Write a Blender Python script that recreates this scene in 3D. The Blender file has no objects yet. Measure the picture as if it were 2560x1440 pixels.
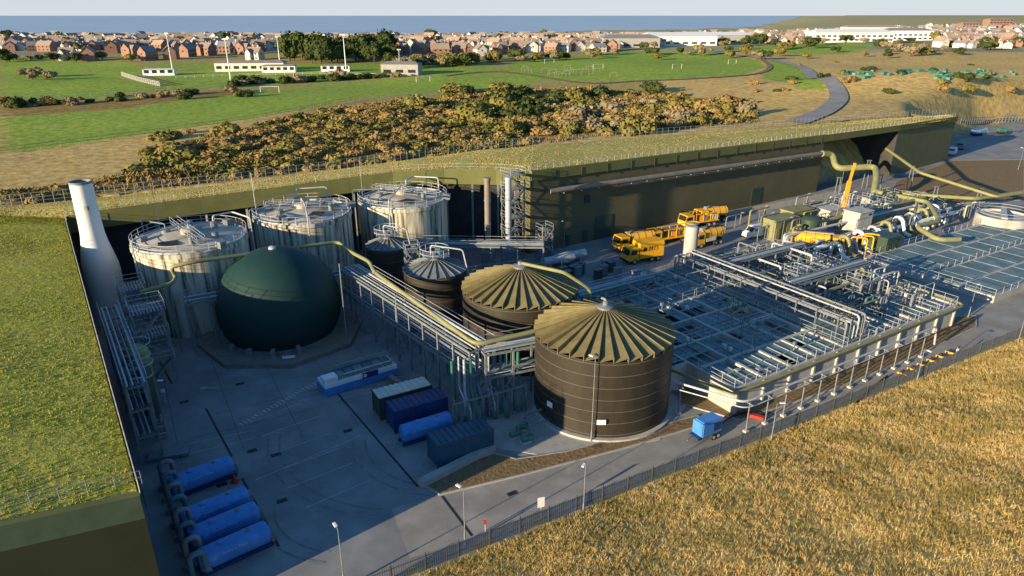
import bpy, math, random
from mathutils import Vector, Matrix, noise
R=random.Random(7)
C=bpy.context.scene.collection
F=1707.0; TH=math.radians(21.8); CT,ST=math.cos(TH),math.sin(TH); CH=40.0
def ray(px,py):
    r=(px-1280)/F; u=(720-py)/F
    return Vector((r,CT+u*ST,-ST+u*CT))
def P(px,py,z=0.0):
    d=ray(px,py); t=(CH-z)/(-d.z); return Vector((d.x*t,d.y*t,z))
def ss(a,b,x):
    t=max(0,min(1,(x-a)/(b-a))); return t*t*(3-2*t)
# ---------------- terrain ----------------
PIT=[(-24,36),(-34,50.6),(-45,66.7),(-56,82.8),(-65,96),(-67,99.3),(-63.5,100.5),(-50,107),(-38.6,112),(-28,116.5),(-21,119),(-12,120),(-2.8,119),(3.2,116.5),(38,139.5),(74,163),(101,181),(118,193),(128.8,202),(140,224),(185,266),(300,335),(300,210),(66.8,81.5),(-5.7,41.5),(-100,-10.6),(-100,2.1)]
INN=[(-24,36,11),(-34,50.6,11),(-45,66.7,11),(-56,82.8,11.2),(-65,96,11.4),(-67,99.3,11.5),(-63.5,100.5,12),(-50,107,12.5),(-38.6,112,13),(-28,116.5,13.6),(-21,119,14),(-12,120,14.3),(-2.8,119,14.4),(3.2,116.5,14.4),(38,139.5,13.7),(74,163,13),(101,181,12.8),(118,193,12.6),(128.8,202,12.2)]
OUT=[(-80,11,12.5),(-90,30,12.5),(-105,50,12.5),(-120,70,12.5),(-120,88,12.5),(-95,97,12.4),(-78,102.5,12.5),(-62,109,12.8),(-46.7,115.5,13.2),(-34,123,13.6),(-25,129,13.8),(-15,136.5,13.8),(-6.7,143,13.8),(5,148,13.8),(45,166.5,13.5),(80,185,13),(103,196.5,12.7),(120,204,12.4),(131,209,12)]
def pip(x,y,poly):
    c=False; n=len(poly); j=n-1
    for i in range(n):
        xi,yi=poly[i][0],poly[i][1]; xj,yj=poly[j][0],poly[j][1]
        if (yi>y)!=(yj>y) and x<(xj-xi)*(y-yi)/(yj-yi)+xi: c=not c
        j=i
    return c
def pd(x,y,poly):
    m=1e9; n=len(poly)
    for i in range(n):
        ax,ay=poly[i][0],poly[i][1]; bx,by=poly[(i+1)%n][0],poly[(i+1)%n][1]
        dx,dy=bx-ax,by-ay; t=max(0,min(1,((x-ax)*dx+(y-ay)*dy)/(dx*dx+dy*dy)))
        q=(x-ax-dx*t)**2+(y-ay-dy*t)**2
        if q<m: m=q
    return math.sqrt(m)
ROOFP=[(a[0],a[1]) for a in INN]+[(a[0],a[1]) for a in reversed(OUT)]
def shore(x): return 900+max(0,x+250)*.75+max(0,x-450)*1.5-max(0,-x-400)*0.1
def base(x,y):
    b=12+ss(200,650,y)*5
    b+=ss(300,1100,x)*ss(500,1500,y)*19
    b-=6*math.exp(-((x-22)/34)**2-((y-236)/22)**2)
    b+=7*math.exp(-((x-165)/48)**2-((y-285)/26)**2)
    b+=1.6*noise.noise(Vector((x*.012,y*.012,3)))*ss(100,200,y)
    s=shore(x)
    if y>s-60: b=b+(-32-b)*ss(s-60,s+60,y)
    return b
def H(x,y):
    if -125<x<305 and -20<y<340:
        if pip(x,y,PIT): return -0.12
        d=pd(x,y,PIT)
    else: d=50
    s=(x+5.7)*.483-(y-41.5)*.876
    if s>0 and y<500:
        m=8.8*(1-math.exp(-s/16))+.3*noise.noise(Vector((x*.12,y*.12,0)))*min(1,s/4)
        return m
    b=base(x,y)
    if -125<x<140 and y<215 and pip(x,y,ROOFP): b=min(b,8.0)
    return -0.12+(b+.12)*ss(4,13,d)
def T(px,py,tmin=30):
    d=ray(px,py); t=tmin; st=2.0
    while t<6000:
        p=Vector((d.x*t,d.y*t,CH+d.z*t))
        if p.z<H(p.x,p.y):
            lo=t-st; hi=t
            for _ in range(8):
                m=(lo+hi)/2
                if CH+d.z*m<H(d.x*m,d.y*m): hi=m
                else: lo=m
            return Vector((d.x*hi,d.y*hi,H(d.x*hi,d.y*hi)))
        st=max(1.0,t*.012); t+=st
    return None
# ---------------- materials ----------------
def M(name,c1,c2=None,scale=1.0,rough=.7,metal=0,bump=0,stretch=(1,1,1),c3=None,s3=.1,wave=None,spec=.4,attr=None,lo=.35,hi=.65):
    m=bpy.data.materials.new(name); m.use_nodes=True; nt=m.node_tree; n=nt.nodes; l=nt.links
    b=n['Principled BSDF']; b.inputs['Roughness'].default_value=rough; b.inputs['Metallic'].default_value=metal
    b.inputs['Specular IOR Level'].default_value=spec
    if c2 is None: c2=tuple(x*.75 for x in c1)
    g=n.new('ShaderNodeNewGeometry'); mp=n.new('ShaderNodeMapping'); mp.inputs['Scale'].default_value=stretch
    l.new(g.outputs['Position'],mp.inputs['Vector'])
    nz=n.new('ShaderNodeTexNoise'); nz.inputs['Scale'].default_value=scale; nz.inputs['Detail'].default_value=7; nz.inputs['Roughness'].default_value=.62
    l.new(mp.outputs[0],nz.inputs['Vector'])
    cr=n.new('ShaderNodeValToRGB'); cr.color_ramp.elements[0].position=lo; cr.color_ramp.elements[1].position=hi
    cr.color_ramp.elements[0].color=(*c1,1); cr.color_ramp.elements[1].color=(*c2,1)
    l.new(nz.outputs['Fac'],cr.inputs[0]); out=cr.outputs[0]
    if c3:
        nz2=n.new('ShaderNodeTexNoise'); nz2.inputs['Scale'].default_value=s3; nz2.inputs['Detail'].default_value=6; nz2.inputs['Roughness'].default_value=.65
        l.new(g.outputs['Position'],nz2.inputs['Vector'])
        cr2=n.new('ShaderNodeValToRGB'); cr2.color_ramp.elements[0].position=.42; cr2.color_ramp.elements[1].position=.66
        l.new(nz2.outputs['Fac'],cr2.inputs[0])
        mx=n.new('ShaderNodeMixRGB'); l.new(cr2.outputs[0],mx.inputs[0]); l.new(out,mx.inputs[1]); mx.inputs[2].default_value=(*c3,1); out=mx.outputs[0]
    if attr:
        at=n.new('ShaderNodeAttribute'); at.attribute_name=attr
        mx=n.new('ShaderNodeMixRGB'); mx.blend_type='MULTIPLY'; mx.inputs[0].default_value=1
        l.new(at.outputs['Color'],mx.inputs[1]); l.new(out,mx.inputs[2]); out=mx.outputs[0]
    l.new(out,b.inputs['Base Color'])
    hgt=nz.outputs['Fac']
    if wave:
        ang,ws,wd=wave
        mp2=n.new('ShaderNodeMapping'); mp2.inputs['Rotation'].default_value=(0,0,-ang)
        l.new(g.outputs['Position'],mp2.inputs['Vector'])
        w=n.new('ShaderNodeTexWave'); w.inputs['Scale'].default_value=ws; l.new(mp2.outputs[0],w.inputs['Vector'])
        mx=n.new('ShaderNodeMixRGB'); mx.blend_type='MULTIPLY'; mx.inputs[0].default_value=wd
        l.new(out,mx.inputs[1]); l.new(w.outputs['Color'],mx.inputs[2]); l.new(mx.outputs[0],b.inputs['Base Color'])
    if bump:
        bp=n.new('ShaderNodeBump'); bp.inputs['Strength'].default_value=min(1,bump); bp.inputs['Distance'].default_value=.15*max(1,bump)
        l.new(hgt,bp.inputs['Height']); l.new(bp.outputs[0],b.inputs['Normal'])
    return m
PHI=math.atan2(.52,.853)
mt={}
mt['terrain']=M('terrain_grass',(.72,.68,.6),(1.3,1.3,1.25),.5,.95,bump=1,attr='Col',spec=.05)
mt['roofgrass']=M('roof_turf',(.24,.26,.035),(.46,.44,.085),1.8,.95,bump=1.5,c3=(.36,.33,.08),s3=.14,spec=.05)
mt['strawroof']=M('straw_turf',(.40,.33,.10),(.50,.42,.15),.8,.95,bump=1,c3=(.34,.31,.09),s3=.1,spec=.05)
mt['drygrass']=M('dry_grass_blades',(.60,.42,.15),(.72,.54,.23),.5,.9,c3=(.34,.27,.08),s3=.3,spec=.03)
mt['strawgrass']=M('straw_blades',(.45,.37,.12),(.55,.45,.17),.5,.9,c3=(.40,.35,.11),s3=.25,spec=.03)
mt['greengrass']=M('green_grass_blades',(.28,.29,.04),(.46,.43,.085),.9,.9,c3=(.22,.24,.04),s3=.5,spec=.03)
mt['concrete']=M('yard_concrete',(.21,.215,.215),(.29,.29,.285),.3,.85,c3=(.165,.172,.175),s3=.12,bump=.1)
mt['road']=M('road_concrete',(.25,.24,.215),(.34,.325,.29),.4,.85,c3=(.22,.21,.19),s3=.25,bump=.1)
mt['lane']=M('lane_tarmac',(.2,.2,.195),(.28,.275,.26),.2,.9)
mt['tyre']=M('tyre_smear',(.14,.145,.145),(.235,.235,.235),.9,.9)
mt['bark']=M('bark_verge',(.15,.09,.045),(.28,.175,.085),2.5,.95,bump=1,c3=(.17,.14,.06),s3=.4)
mt['kerb']=M('kerb_concrete',(.3,.3,.28),(.4,.39,.36),1,.85)
mt['drain']=M('drain_metal',(.015,.015,.017),(.03,.03,.03),2,.6)
mt['paint']=M('road_paint',(.5,.5,.48),(.3,.3,.29),1.5,.8)
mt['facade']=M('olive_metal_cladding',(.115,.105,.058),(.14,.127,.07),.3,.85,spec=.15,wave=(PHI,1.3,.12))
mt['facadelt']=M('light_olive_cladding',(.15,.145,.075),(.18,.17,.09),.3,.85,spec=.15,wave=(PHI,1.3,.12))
mt['plainwall']=M('dark_green_cladding',(.018,.024,.012),(.023,.03,.015),.3,.8,spec=.15)  # even dark green base colour of the near wing wall
mt['fascia']=M('olive_fascia',(.12,.13,.045),(.155,.16,.06),.4,.75,spec=.2,wave=(PHI,2.0,.12))
mt['darkwall']=M('dark_wall',(.03,.03,.03),(.05,.048,.045),.5,.8)
mt['dome']=M('green_membrane',(.007,.034,.031),(.010,.043,.038),.4,.62,spec=.3)
mt['glasssteel']=M('dark_tank_steel',(.026,.021,.014),(.040,.032,.021),.7,.55,stretch=(1,1,.3))
mt['hoop']=M('dull_hoop',(.085,.085,.08),(.12,.12,.115),2,.7)
mt['oliveroof']=M('bronze_roof_sheet',(.14,.12,.05),(.20,.17,.08),.8,.5)
mt['greyroof']=M('grey_cone_roof',(.12,.14,.15),(.17,.19,.195),.8,.6)
mt['galv']=M('galvanised_steel',(.36,.38,.4),(.48,.5,.5),2,.55,metal=.1)
mt['dgalv']=M('dull_steel',(.15,.17,.19),(.23,.25,.26),2,.6,metal=.1)
mt['fence']=M('fence_steel',(.075,.08,.075),(.11,.115,.11),2,.6)
mt['brownduct']=M('weathered_duct',(.17,.15,.125),(.24,.21,.17),1,.6)
mt['olivepipe']=M('olive_pipe_paint',(.21,.21,.08),(.27,.265,.115),.9,.55)
mt['bluepipe']=M('blue_green_pipe',(.07,.14,.17),(.1,.18,.21),1,.5)
mt['white']=M('white_paint',(.72,.72,.7),(.82,.82,.8),.7,.5)
mt['chim']=M('chimney_paint',(.72,.71,.68),(.78,.77,.74),.5,.6)
mt['digest']=M('stained_concrete',(.62,.57,.46),(.10,.09,.05),1.1,.85,stretch=(1.4,1.4,.09),lo=.44,hi=.63)
mt['digroof']=M('digester_roof',(.42,.39,.32),(.57,.53,.44),.5,.8,c3=(.27,.25,.19),s3=.3)
mt['basin']=M('basin_concrete',(.42,.41,.38),(.54,.53,.48),.5,.85,c3=(.30,.295,.27),s3=.5)
mt['grate']=M('grp_grating',(.115,.185,.205),(.19,.265,.275),.6,.75,c3=(.08,.135,.15),s3=.35)
mt['gframe']=M('grating_frame',(.2,.26,.28),(.3,.35,.35),.8,.7)
mt['navy']=M('navy_paint',(.012,.035,.12),(.02,.05,.16),.8,.5)
mt['teal']=M('blue_teal_paint',(.010,.065,.11),(.018,.09,.145),.8,.5)
mt['dkgreen']=M('dark_green_paint',(.03,.055,.035),(.045,.075,.05),.8,.5)
mt['ltblue']=M('tanker_blue_paint',(.05,.2,.52),(.075,.26,.6),.9,.45)
mt['faint']=M('faded_lettering',(.3,.45,.7),(.36,.5,.74),.9,.5)
mt['cream']=M('cream_sheet',(.5,.48,.42),(.62,.6,.52),.9,.6)
mt['yellow']=M('yellow_paint',(.74,.36,.01),(.8,.43,.02),.8,.4)
mt['glass']=M('dark_glass',(.02,.025,.03),(.03,.035,.04),1,.1,spec=.8)
mt['rubber']=M('rubber',(.015,.015,.015),(.03,.03,.03),2,.8)
mt['red']=M('red_paint',(.45,.03,.02),(.55,.05,.03),1,.5)
mt['pgreen']=M('pump_green',(.03,.16,.12),(.05,.2,.15),1,.5)
mt['orange']=M('orange_paint',(.75,.3,.02),(.8,.35,.03),1,.45)
mt['signw']=M('sign_white',(.75,.75,.75),(.8,.8,.8),1,.6)
mt['brick']=M('red_brick',(.27,.145,.105),(.33,.19,.14),.4,.9)  # town wall and roof colours paled to stand in for distance haze
mt['render']=M('pale_render',(.56,.53,.48),(.66,.63,.57),.4,.9)
mt['tile1']=M('brown_roof_tile',(.25,.19,.155),(.32,.255,.21),.5,.9)
mt['tile2']=M('tan_roof_tile',(.33,.24,.175),(.39,.295,.22),.5,.9)
mt['tile3']=M('grey_roof_tile',(.2,.2,.2),(.27,.27,.265),.5,.9)
mt['leafd']=M('dark_leaves',(.035,.055,.018),(.075,.095,.03),.5,.9,spec=.03)
mt['leafm']=M('olive_leaves',(.13,.125,.035),(.22,.19,.055),.4,.9,spec=.03)
mt['leafb']=M('autumn_leaves',(.22,.15,.055),(.31,.215,.08),.4,.9,spec=.03)
mt['leafg']=M('grey_twigs',(.2,.165,.095),(.28,.23,.135),.4,.9,spec=.03)
mt['bracken']=M('bracken_cover',(.22,.145,.055),(.34,.23,.09),.2,.95,c3=(.15,.145,.04),s3=.07,spec=.03)
mt['trunk']=M('bark_trunk',(.07,.05,.035),(.11,.08,.06),2,.9)
mt['sea']=M('sea_water',(.34,.47,.58),(.39,.52,.62),.004,.8,stretch=(.3,1,1),spec=.05)
mt['pond']=M('settled_water',(.025,.045,.05),(.045,.07,.075),.5,.2)
# ---------------- mesh builder ----------------
OFF={}
class MB:
    def __init__(s): s.v=[]; s.f=[]
    def add(s,v,f):
        o=len(s.v); s.v+= [tuple(a) for a in v]; s.f+=[tuple(i+o for i in q) for q in f]; return s
    def box(s,c,d,rz=0):
        ca,sa=math.cos(rz),math.sin(rz); v=[]
        for z in(-.5,.5):
            for x,y in((-.5,-.5),(.5,-.5),(.5,.5),(-.5,.5)):
                X,Y=x*d[0],y*d[1]; v.append((c[0]+X*ca-Y*sa,c[1]+X*sa+Y*ca,c[2]+z*d[2]))
        return s.add(v,[(3,2,1,0),(4,5,6,7),(0,1,5,4),(1,2,6,5),(2,3,7,6),(3,0,4,7)])
    def bar(s,a,b,w,h=None):
        a,b=Vector(a),Vector(b); d=(b-a); 
        if d.length<1e-6: return s
        d.normalize(); up=Vector((0,0,1)) if abs(d.z)<.9 else Vector((1,0,0))
        x=d.cross(up).normalized(); y=x.cross(d); h=h or w; v=[]
        for p in(a,b):
            for i,j in((-1,-1),(1,-1),(1,1),(-1,1)): v.append(p+x*i*w/2+y*j*h/2)
        return s.add(v,[(0,1,2,3),(7,6,5,4),(0,4,5,1),(1,5,6,2),(2,6,7,3),(3,7,4,0)])
    def tube(s,pts,r,n=8,bend=0):
        pts=[Vector(p) for p in pts]
        if bend:
            q=[pts[0]]
            for i in range(1,len(pts)-1):
                a,b,c=pts[i-1],pts[i],pts[i+1]; k=min(bend,(a-b).length*.45,(c-b).length*.45)
                p0=b+(a-b).normalized()*k; p2=b+(c-b).normalized()*k
                for t in(0,.25,.5,.75,1): q.append(p0*(1-t)**2+b*2*t*(1-t)+p2*t*t)
            q.append(pts[-1]); pts=q
        d0=(pts[1]-pts[0]).normalized(); up=Vector((0,0,1)) if abs(d0.z)<.9 else Vector((1,0,0)); x=d0.cross(up).normalized()
        v=[];f=[]
        for i,p in enumerate(pts):
            d=(pts[min(i+1,len(pts)-1)]-pts[max(i-1,0)]).normalized()
            x=(x-d*x.dot(d)).normalized(); y=d.cross(x)
            for k in range(n):
                a=2*math.pi*k/n; v.append(p+x*math.cos(a)*r+y*math.sin(a)*r)
        for i in range(len(pts)-1):
            for k in range(n): k2=(k+1)%n; f.append((i*n+k,i*n+k2,(i+1)*n+k2,(i+1)*n+k))
        f.append(tuple(range(n-1,-1,-1))); f.append(tuple((len(pts)-1)*n+k for k in range(n)))
        return s.add(v,f)
    def lathe(s,x,y,prof,n=32,capt=True,capb=True):
        v=[];f=[]
        for r,z in prof:
            for k in range(n): a=2*math.pi*k/n; v.append((x+r*math.cos(a),y+r*math.sin(a),z))
        for i in range(len(prof)-1):
            for k in range(n): k2=(k+1)%n; f.append((i*n+k,i*n+k2,(i+1)*n+k2,(i+1)*n+k))
        if capt: f.append(tuple((len(prof)-1)*n+k for k in range(n)))
        if capb: f.append(tuple(range(n-1,-1,-1)))
        return s.add(v,f)
    def ring(s,x,y,z,r,t,n=32):
        v=[];f=[]
        for k in range(n):
            a=2*math.pi*k/n
            for dr,dz in((-t,-t),(t,-t),(t,t),(-t,t)): v.append((x+(r+dr)*math.cos(a),y+(r+dr)*math.sin(a),z+dz))
        for k in range(n):
            k2=(k+1)%n
            for j in range(4): j2=(j+1)%4; f.append((k*4+j,k2*4+j,k2*4+j2,k*4+j2))
        return s.add(v,f)
    def prism(s,pts,z0,z1):
        n=len(pts); v=[(p[0],p[1],z0) for p in pts]+[(p[0],p[1],z1) for p in pts]
        f=[tuple(range(n-1,-1,-1)),tuple(range(n,2*n))]+[(i,(i+1)%n,n+(i+1)%n,n+i) for i in range(n)]
        return s.add(v,f)
    def sheet(s,pts,z): return s.add([(p[0],p[1],z) for p in pts],[tuple(range(len(pts)))])
    def strip(s,pts,w,z=None,dz=0):
        v=[];f=[]; n=len(pts)
        for i,p in enumerate(pts):
            a=Vector(pts[max(i-1,0)][:2]); b=Vector(pts[min(i+1,n-1)][:2]); d=(b-a).normalized(); nn=Vector((-d.y,d.x))
            for k in(-1,1):
                q=Vector(p[:2])+nn*k*w/2; v.append((q.x,q.y,(H(q.x,q.y)+dz) if z is None else z))
            if i: f.append((2*i-2,2*i-1,2*i+1,2*i))
        return s.add(v,f)
    def build(s,name,m,parent=None,smooth=False):
        off=OFF.get(parent.name,(0,0,0)) if parent else (0,0,0)
        me=bpy.data.meshes.new(name); me.from_pydata([(a[0]-off[0],a[1]-off[1],a[2]-off[2]) for a in s.v],[],s.f); me.update()
        me.materials.append(mt[m] if isinstance(m,str) else m)
        if smooth:
            me.polygons.foreach_set('use_smooth',[True]*len(me.polygons))
            try: me.set_sharp_from_angle(angle=math.radians(35))
            except Exception: pass
        o=bpy.data.objects.new(name,me); C.objects.link(o)
        if parent: o.parent=parent; OFF[o.name]=off
        return o
def tag(o,label,cat,group=None,kind=None):
    o['label']=label; o['category']=cat
    if group: o['group']=group
    if kind: o['kind']=kind
    return o
def thing(name,label,cat,loc=(0,0,0),group=None,local=False):
    o=bpy.data.objects.new(name,None); o.empty_display_size=.3; C.objects.link(o); o.location=loc
    OFF[o.name]=(0,0,0) if local else tuple(loc)
    return tag(o,label,cat,group)
def struct(mb,name,m,label,smooth=False,cat='ground'):
    o=mb.build(name,m,None,smooth); o['kind']='structure'; o['label']=label; o['category']=cat; return o
def kids(o): return list(o.children)
def dup(root,loc,rz=0,label=None,group=None,sc=None):
    def cp(o,p):
        c=o.copy(); C.objects.link(c); c.parent=p
        for k in kids(o): cp(k,c)
        return c
    c=cp(root,None); c.location=loc; c.rotation_euler=(0,0,rz)
    if sc: c.scale=sc if isinstance(sc,tuple) else (sc,)*3
    if label: c['label']=label
    if group: c['group']=group
    return c
def text(s,size,m,parent,loc,rot,name='lettering'):
    cu=bpy.data.curves.new('t','FONT'); cu.body=s; cu.size=size; cu.extrude=.01; cu.align_x='CENTER'; cu.align_y='CENTER'
    o=bpy.data.objects.new('t',cu); me=bpy.data.meshes.new_from_object(o); bpy.data.objects.remove(o)
    me.materials.clear(); me.materials.append(mt[m]); q=bpy.data.objects.new(name,me); C.objects.link(q); q.parent=parent; q.location=loc; q.rotation_euler=rot; return q
# ---------------- terrain sheet ----------------
def lines(segs,a,b):
    out=[]
    for (s,e,st) in segs:
        x=s
        while x<e-1e-6: out.append(x); x+=st
    out.append(segs[-1][1]); st=segs[-1][2]; x=out[-1]
    while x<b: st*=1.3; x+=st; out.append(x)
    st=segs[0][2]; x=out[0]; pre=[]
    while x>a: st*=1.3; x-=st; pre.append(x)
    return pre[::-1]+out
xs=lines([(-500,-110,5),(-110,160,2.5),(160,520,5)],-6000,9000)
ys=lines([(-60,215,2.5),(215,520,4),(520,1100,11)],-700,9000)
def WP(l): return [tuple(T(a,b)[:2]) for a,b in l]
GREEN=[WP(q) for q in [
 [(0,385),(400,330),(640,295),(900,243),(1330,213),(1345,193),(1180,183),(1000,195),(850,208),(620,232),(300,272),(0,292)],
 [(0,250),(230,245),(400,222),(430,212),(300,196),(380,182),(330,158),(120,152),(0,146)],
 [(400,222),(640,216),(1000,192),(1010,182),(760,172),(560,178),(380,182),(420,205)],
 [(1235,178),(1300,152),(1560,128),(1780,130),(1900,150),(1912,170),(1860,188),(1650,203),(1350,200)],
 [(1925,150),(2000,165),(2060,200),(2068,225),(2000,224),(1905,192)],
 [(1820,120),(1880,112),(2060,104),(2200,112),(2120,136),(1990,135)],
 [(330,160),(640,160),(1000,160),(1240,165),(1235,180),(1000,190),(600,185)]]]
SCRUB=[WP(q) for q in [
 [(0,515),(900,415),(1200,380),(1500,340),(1900,305),(1860,270),(1700,238),(1500,222),(1300,222),(900,262),(640,315),(400,370),(330,440),(0,480)],
 [(0,300),(300,282),(610,244),(600,222),(300,250),(0,262)]]]
TOWN=WP([(0,140),(700,130),(1000,150),(1300,135),(1900,110),(2350,125),(2560,130),(2560,70),(1900,84),(1000,95),(0,100)])
def bb(p): return (min(a[0] for a in p),max(a[0] for a in p),min(a[1] for a in p),max(a[1] for a in p))
def inp(x,y,p,b): return b[0]<=x<=b[1] and b[2]<=y<=b[3] and pip(x,y,p)
GB=[bb(p) for p in GREEN]; SB=[bb(p) for p in SCRUB]; TB=bb(TOWN)
tm=MB(); cols=[]
for y in ys:
    for x in xs:
        z=H(x,y); tm.v.append((x,y,z))
        nz=noise.noise(Vector((x*.03,y*.03,9))); n2=noise.noise(Vector((x*.15,y*.15,4)))
        c=(.52+.07*nz+.05*n2,.375+.05*nz+.035*n2,.15)
        s=(x+5.7)*.483-(y-41.5)*.876
        if s>0 and y<500: c=(.54+.05*n2,.39+.04*n2,.145)
        elif any(inp(x,y,p,b) for p,b in zip(GREEN,GB)): c=(.25+.05*nz+.03*n2,.35+.04*nz+.03*n2,.06)
        elif any(inp(x,y,p,b) for p,b in zip(SCRUB,SB)): c=(.26+.07*n2,.185+.05*n2,.07)
        elif inp(x,y,TOWN,TB): c=(.25,.25,.18)
        elif y>215 and x<60: c=(.34,.29,.11)
        elif y>500: c=(.34,.32,.18)
        elif z<.5: c=(.25,.24,.2)
        cols.append((*c,1))
nx=len(xs)
for j in range(len(ys)-1):
    for i in range(nx-1): a=j*nx+i; tm.f.append((a,a+1,a+nx+1,a+nx))
to=struct(tm,'terrain','terrain','rolling dry grass and green field terrain around the plant',True)
ca=to.data.color_attributes.new('Col','FLOAT_COLOR','POINT')
ca.data.foreach_set('color',[k for c in cols for k in c])
struct(MB().sheet([(-60000,700),(60000,700),(60000,60000),(-60000,60000)],-18),'sea','sea','calm blue sea along the horizon',cat='sea')
# ---------------- yard, road, verges ----------------
struct(MB().sheet([(-24,36),(-67,99.3),(-38.6,112+4),(-21,124),(3.2,124),(101,190),(128.8,208),(140,224),(185,266),(300,335),(300,210),(66.8,81.5),(-5.7,41.5),(-100,-10.6),(-100,2.1)],0),'yard','concrete','concrete service yard of the treatment plant',cat='yard')
fd=Vector((.876,.483)); 
def W2(l,z=0): return [tuple(P(a,b,z)[:2]) for a,b in l]
roadpts=W2([(700,1500),(1000,1330),(1250,1262),(1500,1200),(1760,1117),(2000,1030),(2250,925),(2440,835),(2560,770)])+[(100,106),(160,139),(230,176)]
struct(MB().strip([Vector(p) for p in roadpts[1:]],6.4,.005),'access_road','road','pale concrete access road curving along the palisade fence',cat='road')
struct(MB().strip([Vector(P(a,b)) for a,b in[(2600,690),(2500,745),(2440,800),(2400,850)]],3.5,.009),'side_road','road','short concrete spur road at the right of the basins',cat='road')
def verge(l,label):
    w=W2(l); struct(MB().prism(w,0.0,.11),'verge','bark',label,cat='verge')
    k=MB(); n=len(w)
    for i in range(n): k.bar((*w[i],.07),(*w[(i+1)%n],.07),.16,.15)
    struct(k,'kerb','kerb','kerb edging of the '+label,cat='kerb')
verge([(1055,1212),(1100,1238),(1300,1190),(1560,1122),(1740,1068),(1745,1040),(1700,1052),(1560,1092),(1420,1130),(1290,1150),(1235,1135),(1150,1165)],'bark chip verge in front of the two dark tanks')
verge([(1700,1010),(1850,1052),(2100,968),(2300,886),(2440,818),(2440,790),(2300,800),(1850,960),(1700,930)],'bark chip verge along the front of the basins')
verge([(2130,640),(2200,580),(2330,560),(2330,530),(2180,530),(2090,590)],'bark chip ground among the duct work')
verge([(2210,520),(2560,500),(2560,400),(2380,402),(2240,455)],'wide brown bark mound beyond the ducts')
struct(MB().prism(W2([(1180,1040),(1240,1120),(1420,1150),(1650,1100),(1720,1010),(1640,960),(1200,950)]),.0,.06),'tank_apron','kerb','pale concrete apron under the dark tanks',cat='apron')
def mark(a,b,w,z=.014,m='paint',name='road_marking',label='thin white line on the yard'):
    a=P(*a); b=P(*b); return struct(MB().strip([a,b],w,z),name,m,label,cat='marking')
dr='dark drainage channel across the yard'
for a,b in [((515,1022),(580,1142)),((605,1195),(697,1367)),((845,985),(1045,1217)),((1105,1240),(1180,1340)),((400,905),(430,960))]: mark(a,b,.22,.018,'drain','drainage_channel',dr)
for a,b in [((720,1220),(880,1158)),((700,1175),(850,1120)),((680,1135),(830,1082)),((765,1270),(925,1200)),((640,1095),(800,1040)),((615,1060),(770,1000)),((700,1010),(1000,960)),((450,1140),(700,1080)),((470,1110),(640,1075)),((640,1200),(900,1090)),((1880,1075),(2100,990)),((2440,770),(2540,722))]: mark(a,b,.09)
q=P(600,1062); w=P(800,952)
for i in range(22):
    t=i/22; a=q.lerp(w,t); b=q.lerp(w,t+.022); struct(MB().strip([a,b],.75,.014),'road_marking','paint','dashed white walkway marking across the yard',cat='marking')
aw=P(530,970); 
ar=MB(); ar.add([(aw.x-.8,aw.y-.1,.015),(aw.x+.6,aw.y-.1,.015),(aw.x+.6,aw.y+.1,.015),(aw.x-.8,aw.y+.1,.015),(aw.x-.8,aw.y-.35,.015),(aw.x-.8,aw.y+.35,.015),(aw.x-1.5,aw.y,.015)],[(0,1,2,3),(4,5,6)]); struct(ar,'road_marking','paint','painted white arrow by the dome',cat='marking')
for px,py in[(630,1127),(705,1252),(870,1077),(1280,1234),(1355,1103),(555,1212),(690,1137),(600,960),(590,1315),(460,1005)]:
    a=P(px,py); o=MB().box((a.x,a.y,.02),(.9,.5,.03),PHI).build('drain_cover','drain'); tag(o,'dark rectangular drain cover set in the pale yard','drain cover','drain covers in the yard')
for i in range(14):
    a=Vector((-42+i*5.2,50+i*2.2,0)); b=a+Vector((-11,19,0)); 
    if a.x<15: struct(MB().strip([a,b],.04,.011),'slab_joint','drain','fine joint between concrete yard slabs',cat='joint')
for i in range(5):
    a=Vector((-34+i*2,58+i*5.5,0)); b=a+Vector((30,16,0)); struct(MB().strip([a,b],.035,.012),'slab_joint','drain','fine lengthwise joint between concrete yard slabs',cat='joint')
for i,(rr,x0,y0) in enumerate([(9,-6,60),(10.2,-6,60),(14,-10,62),(15.1,-10,62),(7,-14,50),(8.2,-14,50)]):
    pts=[Vector((x0+rr*math.cos(a),y0+rr*math.sin(a))) for a in [math.radians(190+k*5) for k in range(16)]]
    struct(MB().strip(pts,.22,.0125+i*.0004),'tyre_mark','tyre','curved faint tyre mark on the yard',cat='tyre mark')
# ---------------- turf roofed building ----------------
bl=thing('turf_roofed_building','long curved olive metal building with a turf roof wrapping the yard','building',(0,118,0))
N=10; sub=4; I2=[];O2=[]
for i in range(len(INN)-1):
    for k in range(sub):
        t=k/sub; I2.append(Vector(INN[i]).lerp(Vector(INN[i+1]),t)); O2.append(Vector(OUT[i]).lerp(Vector(OUT[i+1]),t))
I2.append(Vector(INN[-1])); O2.append(Vector(OUT[-1]))
for nm,i0,i1,mm in(('turf_roof',0,5*sub,'roofgrass'),('turf_roof',5*sub,len(I2)-1,'strawroof')):
    rf=MB()
    for a,b in zip(I2[i0:i1+1],O2[i0:i1+1]):
        for k in range(N+1):
            t=k/N; p=a.lerp(b,t); p.z+=.5*math.sin(math.pi*t)+.15*noise.noise(p*.4)*min(1,k); rf.v.append(tuple(p))
    for i in range(i1-i0):
        for k in range(N): a=i*(N+1)+k; rf.f.append((a,a+1,a+N+2,a+N+1))
    rf.build(nm,mm,bl,True)
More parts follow.
